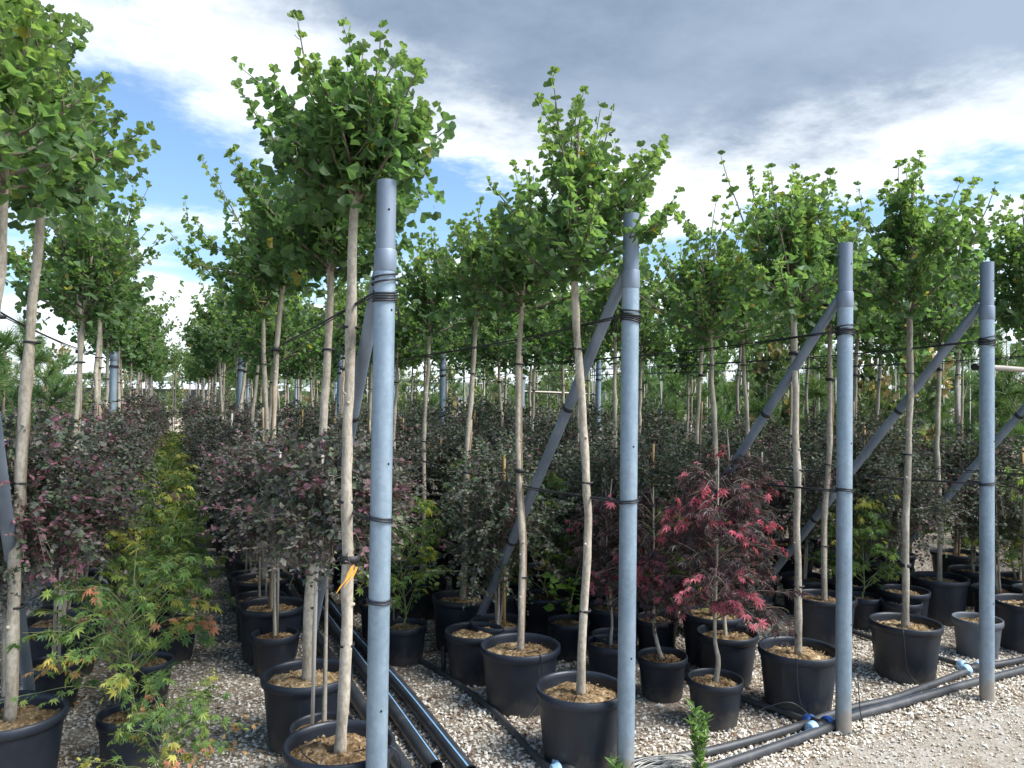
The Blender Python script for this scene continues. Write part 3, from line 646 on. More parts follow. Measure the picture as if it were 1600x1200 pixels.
# ------------------------------------------------------------------ ginkgo rows
ROWDESC = {0: 'in the row left of the maple aisle', 1: 'in the row behind the first post from left', 2: 'in the row behind the second post from left', 3: 'in the row behind the third post from left', 4: 'in the row behind the rightmost post', 5: 'in the row beyond the rightmost post', 6: 'in the last row on the right'}
near = {
 (0, 0): dict(seed=101, zc=2.32, top=3.35, spread=.46, lean=(.05, .02), yellow=.3, sep=40, nb=26),
 (0, 1): dict(seed=102, zc=2.46, top=3.30, spread=.46, lean=(.035, .05), base_r=.026, sep=60, nb=26, stake_top=1.75),
 (1, 0): dict(seed=103, zc=2.45, top=3.05, spread=.52, lean=(.06, .03), base_r=.0255, sep=120, nb=30, stake_top=1.78, long_shoots=7, density=1.2),
 (1, 1): dict(seed=104, zc=2.29, top=3.0, spread=.56, lean=(.06, .0), base_r=.024, sep=60, nb=27, stake_top=1.6, density=1.15),
 (2, 0): dict(seed=105, zc=2.24, top=3.03, spread=.54, density=.85, lean=(-.03, .0), base_r=.0225, sep=120, nb=25, yellow=.14, long_shoots=7, stake_top=1.5),
 (2, 1): dict(seed=106, zc=2.16, top=2.85, spread=.54, lean=(-.01, .03), sep=60, nb=25, yellow=.08, base_r=.019),
 (3, 0): dict(seed=107, zc=2.18, top=2.94, spread=.58, density=.85, lean=(-.04, .0), sep=110, nb=27, yellow=.12, long_shoots=8, base_r=.0225),
 (4, 0): dict(seed=108, zc=2.23, top=3.16, spread=.56, density=.85, lean=(.02, .0), sep=110, nb=26, yellow=.14, long_shoots=8, base_r=.024, stake_top=2.0),
 (4, 1): dict(seed=109, zc=2.17, top=3.05, spread=.60, lean=(.03, 0), sep=40, nb=25, yellow=.12),
 (5, 0): dict(seed=110, zc=2.2, top=3.1, spread=.60, sep=40, nb=25, yellow=.12)}
gen = [ginkgo_kit(200+i, zc=(2.12, 2.2, 2.26, 2.15, 2.3, 2.1, 2.22, 2.18)[i], top=(2.9, 3.05, 2.85, 3.12, 2.95, 2.8, 3.0, 3.08)[i], density=(.78, .66, .9, .7, .8, .62, .86, .72)[i], spread=(.56, .47, .6, .5, .55, .58, .5, .62)[i], yellow=(.02, .12, .2, .06, .25, .1, .16, .04)[i], nb=23+i % 4, stake=i % 4 != 3, stake_top=1.4+.12*(i % 5), lean=(((i*37) % 7-3)*.018, ((i*53) % 7-3)*.018), long_shoots=6, base_r=.0185+.001*(i % 4)) for i in range(8)]
first = {0: [2.96, 3.78, 5.25, 6.05, 6.85], 1: [2.98, 3.80, 5.11, 5.95, 6.7], 2: [3.15, 3.83, 4.89, 5.74, 6.4], 3: [3.24, 4.02, 5.2, 5.9, 6.7], 4: [3.38, 4.02, 4.75, 5.5, 6.3], 5: [3.45, 4.15, 4.9, 5.7, 6.5], 6: [4.0, 4.85, 5.7, 6.6]}
rowx = {0: -.60, 1: .605, 2: 1.745, 3: 3.14, 4: 4.13, 5: 5.40, 6: 6.55}
endy = {0: 25, 1: 25.5, 2: 25, 3: 19, 4: 11, 5: 7, 6: 5.5}
special = {(1, 0): 'ginkgo with yellow ribbon on its trunk, in front beside the first post', (0, 0): 'ginkgo cut by the left edge with large yellowish leaves'}
for r_ in first:
    ys = list(first[r_])
    while ys[-1] < endy[r_]: ys.append(ys[-1]+rnd.uniform(.74, .98))
    for i, y in enumerate(ys):
        k = (r_, i)
        if k in near:
            kit = ginkgo_kit(**near[k]); o = plant_ginkgo(kit, rowx[r_], y, 0, 1, i)
        else:
            kit = gen[rnd.randrange(8)]; o = plant_ginkgo(kit, rowx[r_]+rnd.uniform(-.05, .05), y, rnd.uniform(0, 6.28), rnd.uniform(.93, 1.05), i); o.rotation_euler.x = rnd.gauss(0, .012); o.rotation_euler.y = rnd.gauss(0, .012)
        if k in special: tag(o, special[k], 'tree', 'ginkgo trees in pots')
        elif i < 18: tag(o, '%s ginkgo tree from the front %s' % (ORD[i], ROWDESC[r_]), 'tree', 'ginkgo trees in pots')
        else: tag(o, 'distant ginkgo tree %s' % ROWDESC[r_], 'tree', 'distant ginkgos of row %s' % ['zero', 'one', 'two', 'three', 'four', 'five', 'six'][r_])
        if k == (1, 0):
            z = 1.005; xx = np.interp(z, kit['zs'], kit['path'][:, 0]); yy = np.interp(z, kit['zs'], kit['path'][:, 1])
            b = MB(); b.lathe([(.030, -.014), (.0385, -.014), (.0385, .014), (.030, .014)], 16); link('tape', b.mesh('tape', 'black_rubber'), o, loc=(xx+.006, yy-.004, z+.03))
            b = MB(); P = np.array([(.012, -.036, .012), (.0, -.042, -.015), (-.012, -.046, -.040), (-.035, -.05, -.062), (-.052, -.052, -.088)]); W = [.006, .010, .009, .006, .002]
            V = [];
            for p, w_ in zip(P, W): V += [p+np.array((w_, 0, w_*.6)), p-np.array((w_, 0, w_*.6))]
            b.add(V, None, [(2*i_, 2*i_+1, 2*i_+3, 2*i_+2) for i_ in range(4)])
            V = [np.array(p)+np.array((.02, -.002, -.008)) for p in V]; b.add([V[j]*np.array((.8, 1, .7)) for j in range(10)], None, [(2*i_, 2*i_+1, 2*i_+3, 2*i_+2) for i_ in range(4)])
            rb = link('ribbon', b.mesh('ribbon', 'ribbon'), o, loc=(xx, yy, z)); rb['label'] = 'torn yellow ribbon'

# ------------------------------------------------------------------ purple shrubs
def shrub_kit(seed, zlo=.55, zhi=1.45, rad=.33, nspray=95, leaf=.030, pink=.2, brown=.3, stem_z=None, cane=None, green=0.0):
    rng = np.random.default_rng(seed); kit = {}
    base = .20; b = MB(); cz = zlo+(zhi-zlo)*.35
    ns = 3 if stem_z is None else 1
    stems = []
    for i in range(ns):
        a = rng.uniform(0, 6.28); e = np.array((math.cos(a)*.08*(ns > 1), math.sin(a)*.08*(ns > 1), zhi-.25))
        p = smooth_path([(0.01*i, .01*i, base), (e[0]*.3+rng.normal(0, .012), e[1]*.3+rng.normal(0, .012), (base+cz)/2), e], 6); b.tube(p, np.linspace(.012, .004, len(p)), 7, caps=False); stems.append(p)
    O = []; D = []; S = []; Cc = []; tw = MB()
    DK = np.array((.075, .094, .08)); PU = np.array((.13, .105, .112)); OL = np.array((.155, .172, .115)); PK = np.array((.25, .105, .145)); PALE = np.array((.22, .195, .18)); GR = np.array((.075, .108, .062))
    for i in range(nspray):
        p0 = stems[i % ns][rng.integers(4, len(stems[0]))].copy(); p0[2] = rng.uniform(zlo+.05, zhi-.2)
        a = rng.uniform(0, 6.28); zt = np.clip(rng.beta(1.6, 1.4), 0, 1)*(zhi-zlo)+zlo; mid = (zhi+zlo)/2; hh = (zhi-zlo)/2
        rr = rad*math.sqrt(max(.08, 1-((zt-mid)/hh)**2*.85))*(rng.uniform(.72, 1.12) if rng.uniform() > .13 else rng.uniform(1.2, 1.5))
        p1 = np.array((math.cos(a)*rr, math.sin(a)*rr, zt)); m_ = (p0+p1)/2+np.array((0, 0, rng.uniform(.0, .10)))
        pts = smooth_path([p0, m_, p1+np.array((0, 0, -.02))], 6); tw.tube(pts, np.linspace(.003, .001, len(pts)), 4, caps=False)
        isp = rng.uniform() < pink; isb = rng.uniform() < brown; n_ = len(pts)
        for side_twig in range(3):
            if side_twig == 0: path = pts
            else:
                q = rng.integers(5, n_-2); d = norm(pts[q+1]-pts[q]+rng.normal(0, .7, 3)*np.linalg.norm(pts[q+1]-pts[q])); l_ = rng.uniform(.06, .15); path = np.array([pts[q]+d*l_*t+np.array((0, 0, -.03))*t*t for t in np.linspace(0, 1, 7)])
            seg = np.linalg.norm(path[-1]-path[0]); cnt = int(seg/.0145)+2
            for j in range(cnt):
                t = (j+.5)/cnt
                if side_twig == 0 and t < .22: continue
                u = t*(len(path)-1); i0 = int(min(u, len(path)-2)); p = path[i0]+(path[i0+1]-path[i0])*(u-i0); dr = norm(path[i0+1]-path[i0])
                sd = norm(np.cross(dr, rng.normal(size=3))); sd[2] *= .35; v = norm(dr*.6+sd*(1 if j % 2 else -1)+rng.normal(0, .22, 3))
                O.append(p+rng.normal(0, .004, 3)); D.append(v); S.append(leaf*rng.uniform(.65, 1.25)*(1-.3*(t > .85)))
                f = rng.uniform(); c = DK if f < .36 else (PU if f < .62 else (OL if f < .88 else PALE*.8))
                if rng.uniform() < green: c = GR
                if isb and t > .5: c = c*.4+PALE*.6*rng.uniform(.6, 1.1)
                if isp and t > .62: c = PK*rng.uniform(.6, 1.25)*.8+PU*.2
                Cc.append(c*rng.uniform(.7, 1.4))
    O = np.array(O); D = np.array(D)
    m = MB(); m.scatter(OV_V, OV_T, O, frames(D, norm(rng.normal(size=D.shape)*.55+(0, 0, 1))), np.array(S), np.array(Cc))
    kit['crown'] = m.mesh('shrub_crown', 'shrub_leaf', smooth=False); kit['stem'] = b.mesh('shrub_stem', 'bark'); kit['twig'] = tw.mesh('shrub_twigs', 'twig')
    kit['cane'] = None
    if cane:
        c = MB(); a = rng.uniform(0, 6.28); c.tube([(.05*math.cos(a),   .05*math.sin(a), .19), (.045*math.cos(a), .045*math.sin(a), zlo*.6+.3), (.03*math.cos(a), .03*math.sin(a), zhi-.15)], .0085, 7); kit['cane'] = c.mesh('cane', cane)
    return kit
def plant_shrub(kit, x, y, rz, s, pot=POT_M, name='purple_shrub', ps=1, leafm=None):
    root = link(name, None, loc=(x, y, 0), rz=rz); add_pot(root, pot, s=ps, rz=rnd.uniform(0, 6))
    if kit.get('stem'): link('stem', kit['stem'], root, s=s)
    if kit.get('twig'): link('branchwork', kit['twig'], root, s=s)
    link('crown', kit['crown'], root, s=s, kind='stuff')
    if kit.get('cane'): link('cane', kit['cane'], root, s=s)
    return root
SK = [shrub_kit(300, .62, 1.54, .43, 170, .031, pink=.26, brown=.25, stem_z=.6, cane='cane', green=.3), shrub_kit(301, .55, 1.5, .42, 140, .030, pink=.10, brown=.45, cane='cane', green=.25),
      shrub_kit(302, .34, 1.48, .40, 140, .030, pink=.02, brown=.1, cane='bamboo', green=.45), shrub_kit(303, .40, 1.46, .40, 130, .030, pink=.04, brown=.15, green=.55), shrub_kit(304, .5, 1.5, .40, 130, .030, pink=.12, brown=.5, cane='cane'), shrub_kit(305, .5, 1.38, .38, 120, .030, pink=.12, brown=.2, green=.3)]
SKN = shrub_kit(310, .70, 1.60, .40, 190, .033, pink=.34, brown=.3, stem_z=.6, cane='cane', green=.42)
SKR = shrub_kit(311, .84, 1.56, .38, 145, .032, pink=.16, brown=.5, stem_z=.6, cane='cane', green=.15)
SH = [  # hand-placed near ones: x, y, kit, scale, pot, label
 (-.66, 4.02, SKN, 1.0, POT_M, 'purple-leaved shrub with pink tips cut by the left edge, front of the aisle'),
 (-.56, 4.72, SK[0], .98, POT_S, 'purple shrub in a small pot with pale cane, second on left aisle side'),
 (-.60, 5.65, SK[1], 1.0, POT_M, 'purple shrub with arching pale sprays, third on left aisle side'),
 (.62, 3.40, SKR, 1.0, POT_S, 'grey-leaved shrub wrapped round the ribboned ginkgo trunk, first on right aisle side'),
 (.58, 4.84, SK[0], .98, POT_S, 'pink-tipped shrub in a small pot, second on right aisle side'),
 (1.33, 5.3, SK[4], 1.0, POT_S, 'pale-tipped shrub just right of the first post'),
 (1.86, 4.42, SK[2], 1.0, POT_M, 'dark low shrub with bamboo cane at the foot of the second brace'),
 (2.12, 5.1, SK[3], .98, POT_M, 'dark shrub left of the yellow-green maple, behind the second brace'),
 (2.72, 4.5, SK[3], 1.0, POT_M, 'dark shrub right behind the second post'),
 (3.12, 4.62, SK[2], 1.02, POT_M, 'dark shrub through which the third brace disappears'),
 (3.52, 4.5, SK[3], .95, POT_M, 'dark shrub behind the taller red maple'),
 (4.62, 4.7, SK[5], .95, POT_M, 'bronze shrub under the fourth brace'),
 (5.39, 4.6, SK[3], 1.0, POT[0], 'bronze-green shrub in a large pot left of the rightmost post'),
 (5.75, 3.9, SK[5], .9, POT_M, 'dark shrub right of the rightmost post'),
 (6.3, 4.1, SK[2], 1.0, POT_M, 'dark shrub cut by the right edge')]
for x, y, k, s, p, lb in SH: tag(plant_shrub(k, x, y, rnd.uniform(0, 6), s, p), lb, 'shrub', 'purple shrubs in pots')
sr = [(-.62, 6.4, 25, 'on the left side of the maple aisle', (0, 1, 1, 4)), (.60, 5.55, 25, 'on the right side of the maple aisle', (1, 4, 0, 5)), (1.45, 6.0, 20, 'between the first and second post rows', (2, 3, 4)), (2.3, 5.5, 17, 'behind the second post row', (2, 3, 3)),
      (2.85, 5.0, 16, 'behind the third post row', (3, 2, 5)), (3.5, 5.05, 16, 'between the third and fourth post rows', (2, 3, 5)), (4.45, 5.1, 15, 'behind the rightmost post row', (3, 5, 4)), (5.3, 4.75, 14, 'beyond the rightmost post row', (3, 2, 5)), (6.1, 4.4, 12, 'in the rightmost shrub row', (3, 4, 5))]
for q, (x, y, ye, d, ks) in enumerate(sr):
    i = 0
    while y < ye:
        o = plant_shrub(SK[rnd.choice(ks)], x+rnd.uniform(-.08, .08), y, rnd.uniform(0, 6.28), rnd.uniform(.88, 1.2), POT_M if rnd.random() < .8 else POT[1])
        if i < 14: tag(o, '%s in line of the dark purple shrubs %s' % (ORD[i], d), 'shrub', 'purple shrubs in pots')
        else: tag(o, 'distant dark purple shrub %s' % d, 'shrub', 'distant purple shrubs %s' % d)
        y += rnd.uniform(.62, .82); i += 1

# ------------------------------------------------------------------ maples
def maple_kit(seed, z0, z1, rad, nbr, leafn, size, cols, tipcols, tipshare, tmpl, mt, stem='green_stem', layered=False, lean=0, trunk_r=.009, trunk_mat=None, fork=.5):
    rng = np.random.default_rng(seed); b = MB(); tw = MB(); O = []; D = []; S = []; Cc = []
    base = .19; p = smooth_path([(0, 0, base), (lean*.4+rng.normal(0, .01), rng.normal(0, .012), (base+z0)/2), (lean, .01, z0), (lean*1.2+rng.normal(0, .02), rng.normal(0, .02), (z0+z1)/2), (lean*1.3, 0, z1-.05)], 6)
    b.tube(p, np.linspace(trunk_r, trunk_r*.25, len(p)), 8, caps=False)
    for i in range(nbr):
        zb = z0+(z1-z0)*rng.uniform(.06 if layered else -.05, .8); pb = np.array([np.interp(zb, p[:, 2], p[:, k]) for k in range(3)]); a = i*2.399+rng.normal(0, .3); f = (zb-z0)/(z1-z0)
        ln = rad*(1.1-.55*f)*rng.uniform(.65, 1.2); el_ = rng.uniform(.05, .45) if layered else rng.uniform(.2, .8)
        e = pb+np.array((math.cos(a)*ln, math.sin(a)*ln, ln*el_)); m_ = (pb+e)/2+np.array((0, 0, .05)); pts = smooth_path([pb, m_, e], 5); tw.tube(pts, np.linspace(.0035, .001, len(pts)), 4, caps=False)
        paths = [pts]
        for _ in range(3):
            q = rng.integers(3, len(pts)-1); d = norm(pts[q]-pts[q-1])+rng.normal(0, .6, 3)*np.array((1, 1, .5)); l2 = ln*rng.uniform(.25, .5); sp = np.array([pts[q]+norm(d)*l2*t+np.array((0, 0, -.03*t*t)) for t in np.linspace(0, 1, 5)]); tw.tube(sp, np.linspace(.0018, .0008, 5), 3, caps=False); paths.append(sp)
        tipb = rng.uniform() < tipshare; tc = np.array(tipcols[rng.integers(len(tipcols))])
        for pp in paths:
            cnt = max(3, int(leafn*np.linalg.norm(pp[-1]-pp[0])/rad))
            for j in range(cnt):
                t = .2+.8*(j+rng.uniform(0, 1))/cnt; u = t*(len(pp)-1); i0 = int(min(u, len(pp)-2)); o = pp[i0]+(pp[i0+1]-pp[i0])*(u-i0)+rng.normal(0, .006, 3); dr = norm(pp[i0+1]-pp[i0])
                v = norm(dr*.6+rng.normal(0, .55, 3)*np.array((1, 1, .4))+np.array((0, 0, -.38)))
                c = np.array(cols[rng.integers(len(cols))])
                if tipb and t > fork: c = tc
                O.append(o); D.append(v); S.append(size*rng.uniform(.5, 1.25)); Cc.append(c*rng.uniform(.75, 1.3))
    D = np.array(D); m = MB(); m.scatter(tmpl[0], tmpl[1], np.array(O), frames(D, norm(rng.normal(size=D.shape)*.45+(0, 0, 1))), np.array(S), np.array(Cc))
    return dict(crown=m.mesh('maple_crown', mt, smooth=False), stem=b.mesh('maple_stem', trunk_mat or stem), twig=tw.mesh('maple_twigs', stem))
GC = [(.11, .19, .06), (.16, .25, .07), (.085, .15, .06), (.24, .30, .08)]; GT = [(.46, .36, .10), (.52, .25, .16), (.40, .38, .10), (.48, .30, .14)]
PT = (PALM_V, PALM_T); RT_ = (RED_V, RED_T)
MK = [maple_kit(400, .28, .88, .40, 34, 6, .056, GC, GT, .40, PT, 'maple_leaf'), maple_kit(401, .30, .98, .32, 40, 6, .052, GC, GT[2:3], .25, PT, 'maple_leaf'), maple_kit(402, .30, 1.06, .28, 40, 6, .050, GC, [(.34, .36, .06)], .3, PT, 'maple_leaf')]
ml = [(-.15, 3.85, 0, 1.0, 'nearest aisle maple, yellow-green with orange and pink leaf tips'), (-.0, 3.14, 0, .62, 'lowest young maple with yellow leaves at the bottom edge of the aisle'), (-.12, 4.6, 1, .95, 'second yellow-green maple along the aisle')]
for x, y, k, s, lb in ml: tag(plant_shrub(MK[k], x, y, rnd.uniform(0, 6), s, POT_S, 'green_maple', s if s < .8 else 1), lb, 'maple', 'green maples in the aisle')
y = 5.3; i = 3
while y < 17.5:
    o = plant_shrub(MK[1+i % 2], -.05+rnd.uniform(-.07, .07), y, rnd.uniform(0, 6), rnd.uniform(.92, 1.05)*(1+.004*(y-5)), POT_S, 'green_maple')
    tag(o, '%s yellow-green maple along the aisle' % ORD[i] if i < 16 else 'far yellow-green maple at the end of the aisle', 'maple', 'green maples in the aisle'); y += rnd.uniform(.62, .8); i += 1
for x, y, k, s, lb, p in ((2.45, 4.95, 2, 1.15, 'yellow-green maple left of the second post among dark shrubs', POT_M), (1.36, 4.75, 2, 1.05, 'green maple in shade right of the first post', POT_S), (2.95, 4.3, 2, 1.0, 'green maple between the dark shrubs right of the second post', POT_S), (2.15, 5.55, 2, 1.2, 'tall yellow-green maple behind the second brace', POT_S), (4.93, 4.58, 1, .9, 'small bright green maple behind the third post', POT_S), (4.75, 4.25, 1, 1.0, 'slender maple with yellow leaves left of the rightmost post trunk', POT_S), (6.0, 3.75, 2, 1.2, 'yellow-green tall maple at the right edge', POT_M)):
    tag(plant_shrub(MK[k], x, y, rnd.uniform(0, 6), s, p, 'green_maple'), lb, 'maple', 'green maples among the shrubs')
RC = [(.06, .048, .052), (.08, .05, .056), (.065, .06, .058), (.11, .052, .064)]; RTC = [(.46, .10, .15), (.54, .16, .21), (.32, .08, .115)]
k1 = maple_kit(420, .46, 1.42, .33, 84, 11, .052, RC, RTC, .26, RT_, 'red_leaf', 'twig', True, .02, .016, 'bark', .55); k2 = maple_kit(421, .42, 1.22, .32, 72, 11, .052, RC, RTC, .30, RT_, 'red_leaf', 'twig', True, .05, .014, 'bark', .5)
tag(plant_shrub(k1, 2.59, 3.25, .6, 1, POT_S, 'red_maple'), 'tall red-purple maple in the front pot with a bare stem', 'maple', 'red maples')
tag(plant_shrub(k2, 2.55, 3.66, 2.2, 1, POT_S, 'red_maple'), 'shorter dark red maple just right of the second post', 'maple', 'red maples')
k3 = maple_kit(422, .5, 1.55, .30, 60, 9, .058, RC, RTC, .12, RT_, 'red_leaf', 'twig', True, .02, .014, 'bark', .6)
tag(plant_shrub(k3, 3.05, 3.72, 1.2, 1, POT_M, 'red_maple'), 'dark red maple behind the other two, left of the third post', 'maple', 'red maples')
tag(plant_shrub(k3, 2.38, 3.95, 4.2, .8, POT_S, 'red_maple'), 'dark red maple half hidden behind the second post', 'maple', 'red maples')
tag(plant_shrub(SK[5], 5.0, 4.1, 3.2, .95, POT_M), 'bronze shrub in line behind the rightmost post', 'shrub', 'purple shrubs in pots')

# broad-leaved green seedling with a curved stem beside the second ginkgo row
rng = np.random.default_rng(77); b = MB(); p = smooth_path([(0, 0, .27), (.03, 0, .42), (.07, .01, .56), (.12, .0, .66)], 6); b.tube(p, np.linspace(.006, .003, len(p)), 6)
st = b.mesh('seedling_stem', 'green_stem'); m = 46; a = rng.uniform(0, 6.28, m); O = np.stack([np.cos(a)*rng.uniform(0, .10, m)-.03, np.sin(a)*rng.uniform(0, .1, m), rng.uniform(.29, .52, m)], 1)
b = MB(); b.scatter(OV_V*(1.35, 1, 1), OV_T, O, frames(norm(np.stack([np.cos(a), np.sin(a), rng.uniform(-.2, .5, m)], 1)), norm(rng.normal(size=(m, 3))*.4+(0, 0, 1))), rng.uniform(.04, .08, m), np.array([(.11, .22, .04), (.16, .28, .05)])[rng.choice(2, m)])
root = link('leafy_seedling', None, loc=(2.37, 4.45, 0)); add_pot(root, POT_S); link('stem', st, root); link('crown', b.mesh('seedling_crown', 'weed_leaf', smooth=False), root, kind='stuff'); tag(root, 'bright green broad-leaved seedling in a pot left of the second post', 'plant')
# pots standing empty or with bare stems
for x, y, p, s, lb in ((2.48, 4.07, POT_S, 1.0, 'small black pot of pale soil half behind the second post'), (4.87, 4.02, POT_S, 1.0, 'small black pot of soil behind the right front ginkgo pot'), (4.93, 3.48, POT_G, 1.0, 'grey pot behind the foot of the rightmost post'), (1.66, 4.3, POT_M, 1.0, 'black pot tucked behind the second ginkgo pot of the middle row')):
    o = link('plant_pot', p[0], loc=(x, y, 0), s=s); link('rim', p[1], o); link('soil', p[2], o); tag(o, lb, 'pot', 'plant pots without a tree')

# ------------------------------------------------------------------ pines and mixed stock behind
def pine_kit(seed, h, rad, ntuft, nn=30, nl=.115, orange=0):
    rng = np.random.default_rng(seed); b = MB(); b.tube([(0, 0, 0), (.01, .01, h*.5), (0, 0, h*.92)], [.022, .016, .006], 7)
    tw = MB(); O = []; D = []; S = []; C = []
    ncl = 15; cl = []
    for i in range(ncl):           # whorls of shoots that read as separate balls of needles
        f = .10+.88*(i+rng.uniform(0, .8))/ncl; a = i*2.399+rng.normal(0, .4); r = rad*math.sqrt(max(0, 1-((f-.45)/.60)**2))*rng.uniform(.55, 1.0)
        c = np.array((math.cos(a)*r, math.sin(a)*r, h*f)); cl.append(c); p0 = np.array((0, 0, max(.1, h*f-.6*r-.05))); tw.tube([p0, (p0+c)/2+(0, 0, -.03), c], [.007, .005, .003], 4, caps=False)
    for i in range(ntuft):
        c = cl[i % ncl]; out = norm(rng.normal(size=3)+np.array((0, 0, .55))); tip = c+out*rng.uniform(.05, .15); ax = norm(out+np.array((0, 0, .5)))
        gcol = np.array([(.085, .15, .055), (.11, .19, .065), (.145, .225, .08)])[(i % ncl) % 3]
        for j in range(nn):
            t = rng.uniform(-.10, .03); O.append(tip+ax*t); D.append(norm(ax*rng.uniform(.4, 1.2)+rng.normal(0, .5, 3))); S.append(nl*rng.uniform(.7, 1.2)); C.append(gcol*rng.uniform(.75, 1.3))
    NV = np.array([(-.028, 0, 0), (.028, 0, 0), (0, 1, 0)]); D = np.array(D)
    m = MB(); m.scatter(NV, np.array([(0, 1, 2)]), np.array(O), frames(D, norm(rng.normal(size=D.shape))), np.array(S), np.array(C))
    return dict(crown=m.mesh('pine_crown', 'needle', smooth=False), stem=b.mesh('pine_stem', 'twig'), twig=tw.mesh('pine_twigs', 'twig'))
PK_ = [pine_kit(500, 1.9, .48, 130, 64), pine_kit(501, 2.2, .52, 145, 64), pine_kit(502, 1.7, .40, 110, 64)]
def bush_kit(seed, h, rad, n, leaf, cols):
    rng = np.random.default_rng(seed); b = MB(); tw = MB(); O = []; D = []; S = []; C = []
    b.tube([(0, 0, 0), (.02, 0, h*.4), (0, .01, h*.8)], [.016, .011, .005], 6)
    for i in range(n):
        a = rng.uniform(0, 6.28); f = rng.uniform(.1, 1); r = rad*math.sqrt(max(.05, 1-((f-.5)/.6)**2))*rng.uniform(.4, 1.1); tip = np.array((math.cos(a)*r, math.sin(a)*r, h*f)); p0 = np.array((0, 0, h*f*.75)); tw.tube([p0, tip], [.004, .0015], 3, caps=False)
        ct = np.array(cols[rng.integers(len(cols))])
        for j in range(16):
            t = rng.uniform(.35, 1); o = p0+(tip-p0)*t; O.append(o+rng.normal(0, .015, 3)); D.append(norm((tip-p0)*.6/np.linalg.norm(tip-p0)+rng.normal(0, .6, 3)+(0, 0, .4))); S.append(leaf*rng.uniform(.7, 1.2)); C.append((ct if t > .6 else np.array((.075, .115, .05)))*rng.uniform(.75, 1.3))
    D = np.array(D); m = MB(); m.scatter(OV_V, OV_T, np.array(O), frames(D, norm(rng.normal(size=D.shape)+(0, 0, .6))), np.array(S), np.array(C))
    return dict(crown=m.mesh('bush_crown', 'weed_leaf', smooth=False), stem=b.mesh('bush_stem', 'twig'), twig=tw.mesh('bush_twigs', 'twig'))
BK = [bush_kit(510, 1.9, .42, 75, .075, [(.11, .165, .065), (.16, .21, .08), (.09, .14, .06)]), bush_kit(511, 2.1, .40, 70, .08, [(.15, .19, .08), (.32, .24, .12), (.12, .17, .07)]), bush_kit(512, 1.8, .38, 70, .07, [(.20, .24, .09), (.14, .185, .07)])]
CANE = MB(); CANE.tube([(0, 0, 0), (.005, 0, 1.2), (.0, .005, 2.4)], .009, 6); CANE = CANE.mesh('white_cane', 'cane')
def stock(name, kit, x, y, s, label, cat, group, cane=False):
    root = link(name, None, loc=(x, y, 0), rz=rnd.uniform(0, 6.28)); ss = (s, s, s)
    link('stem', kit['stem'], root, s=ss); link('branchwork', kit['twig'], root, s=ss); link('crown', kit['crown'], root, s=ss, kind='stuff')
    if cane:
        link('cane', CANE, root, loc=(.06, .03, 0), s=(1, 1, rnd.uniform(.95, 1.3)))
        if rnd.random() < .5: link('cane', CANE, root, loc=(-.25, .2, 0), s=(.8, .8, rnd.uniform(.85, 1.2)))
    tag(root, label, cat, group)
for i in range(30):      # left of the block
    x = -1.9-.85*(i % 5)+rnd.uniform(-.2, .2); y = 6.6+1.7*(i//5)+rnd.uniform(-.4, .4)
    stock('pine', PK_[i % 3], x, y, rnd.uniform(1.12, 1.35), 'bushy potted pine left of the leftmost ginkgo row', 'pine', 'pines on the left', i % 3 == 0)
n_ = 0
for ix in range(8):      # right of the block
    for iy in range(9):
        x = 7.4+1.15*ix+rnd.uniform(-.25, .25); y = 3.4+1.25*iy+.5*ix*.4+rnd.uniform(-.3, .3); t = (ix*3+iy*2+rnd.randrange(2)) % 5
        if t < 4 and (ix > 0 or iy % 2): stock('pine', PK_[t % 3], x, y, rnd.uniform(1.15, 1.42), 'bushy round pine in the green plot behind the right-hand posts', 'pine', 'pines on the right', True)
        else: stock('mixed_shrub', BK[rnd.randrange(3)], x, y, rnd.uniform(1.05, 1.35), 'loose yellow-green shrub in the green plot behind the right-hand posts', 'shrub', 'green shrubs on the right', True)
for i in range(64):      # a planted strip closing the block off, broken by the aisle
    x = -11+.72*i+rnd.uniform(-.3, .3)
    if -1.6 < x < 1.9: continue
    y = 27.8+rnd.uniform(-1.6, 1.6)-.22*max(0, x-4)
    stock('mixed_shrub' if i % 3 else 'pine', BK[i % 3] if i % 3 else PK_[i % 2], x, y, rnd.uniform(1.2, 1.6), 'tall green bush in the strip closing off the ginkgo rows', 'bush', 'bushes closing off the rows', True)
for i in range(46):      # farther plots behind the block
    x = 4+rnd.uniform(0, 30); y = 24+rnd.uniform(0, 16)-.25*x
    if y < 15: y += 6
    if i % 2: stock('pine', PK_[i % 3], x, y, rnd.uniform(1.3, 1.65), 'distant pine seen between the ginkgo trunks', 'pine', 'distant pines', True)
    else: stock('mixed_shrub', BK[i % 3], x, y, rnd.uniform(1.3, 1.7), 'distant green shrub seen between the ginkgo trunks', 'shrub', 'distant shrubs', True)
for i in range(30):
    x = (-24+3.0*i) if i < 26 else (-3.2+1.9*(i-26))+rnd.uniform(-.6, .6); low_ = -4.5 < x < 4.5; y = (56 if low_ else 66)+rnd.uniform(-5, 5)
    stock('hedge_bush', BK[i % 3], x, y, rnd.uniform(1.5, 1.9) if low_ else rnd.uniform(1.6, 2.6), 'dark hedge bush along the far yard', 'bush', 'far hedge bushes')
BARE = [(8.2, 6.0), (8.9, 7.4), (9.6, 5.2), (10.2, 8.1), (7.6, 8.4), (8.4, 9.8), (10.9, 6.6), (11.5, 9.2), (7.3, 10.6), (9.2, 11.4), (12.2, 7.6), (7.9, 12.2), (6.4, 11.2), (5.6, 12.6), (12.9, 5.6), (11.0, 4.2)]
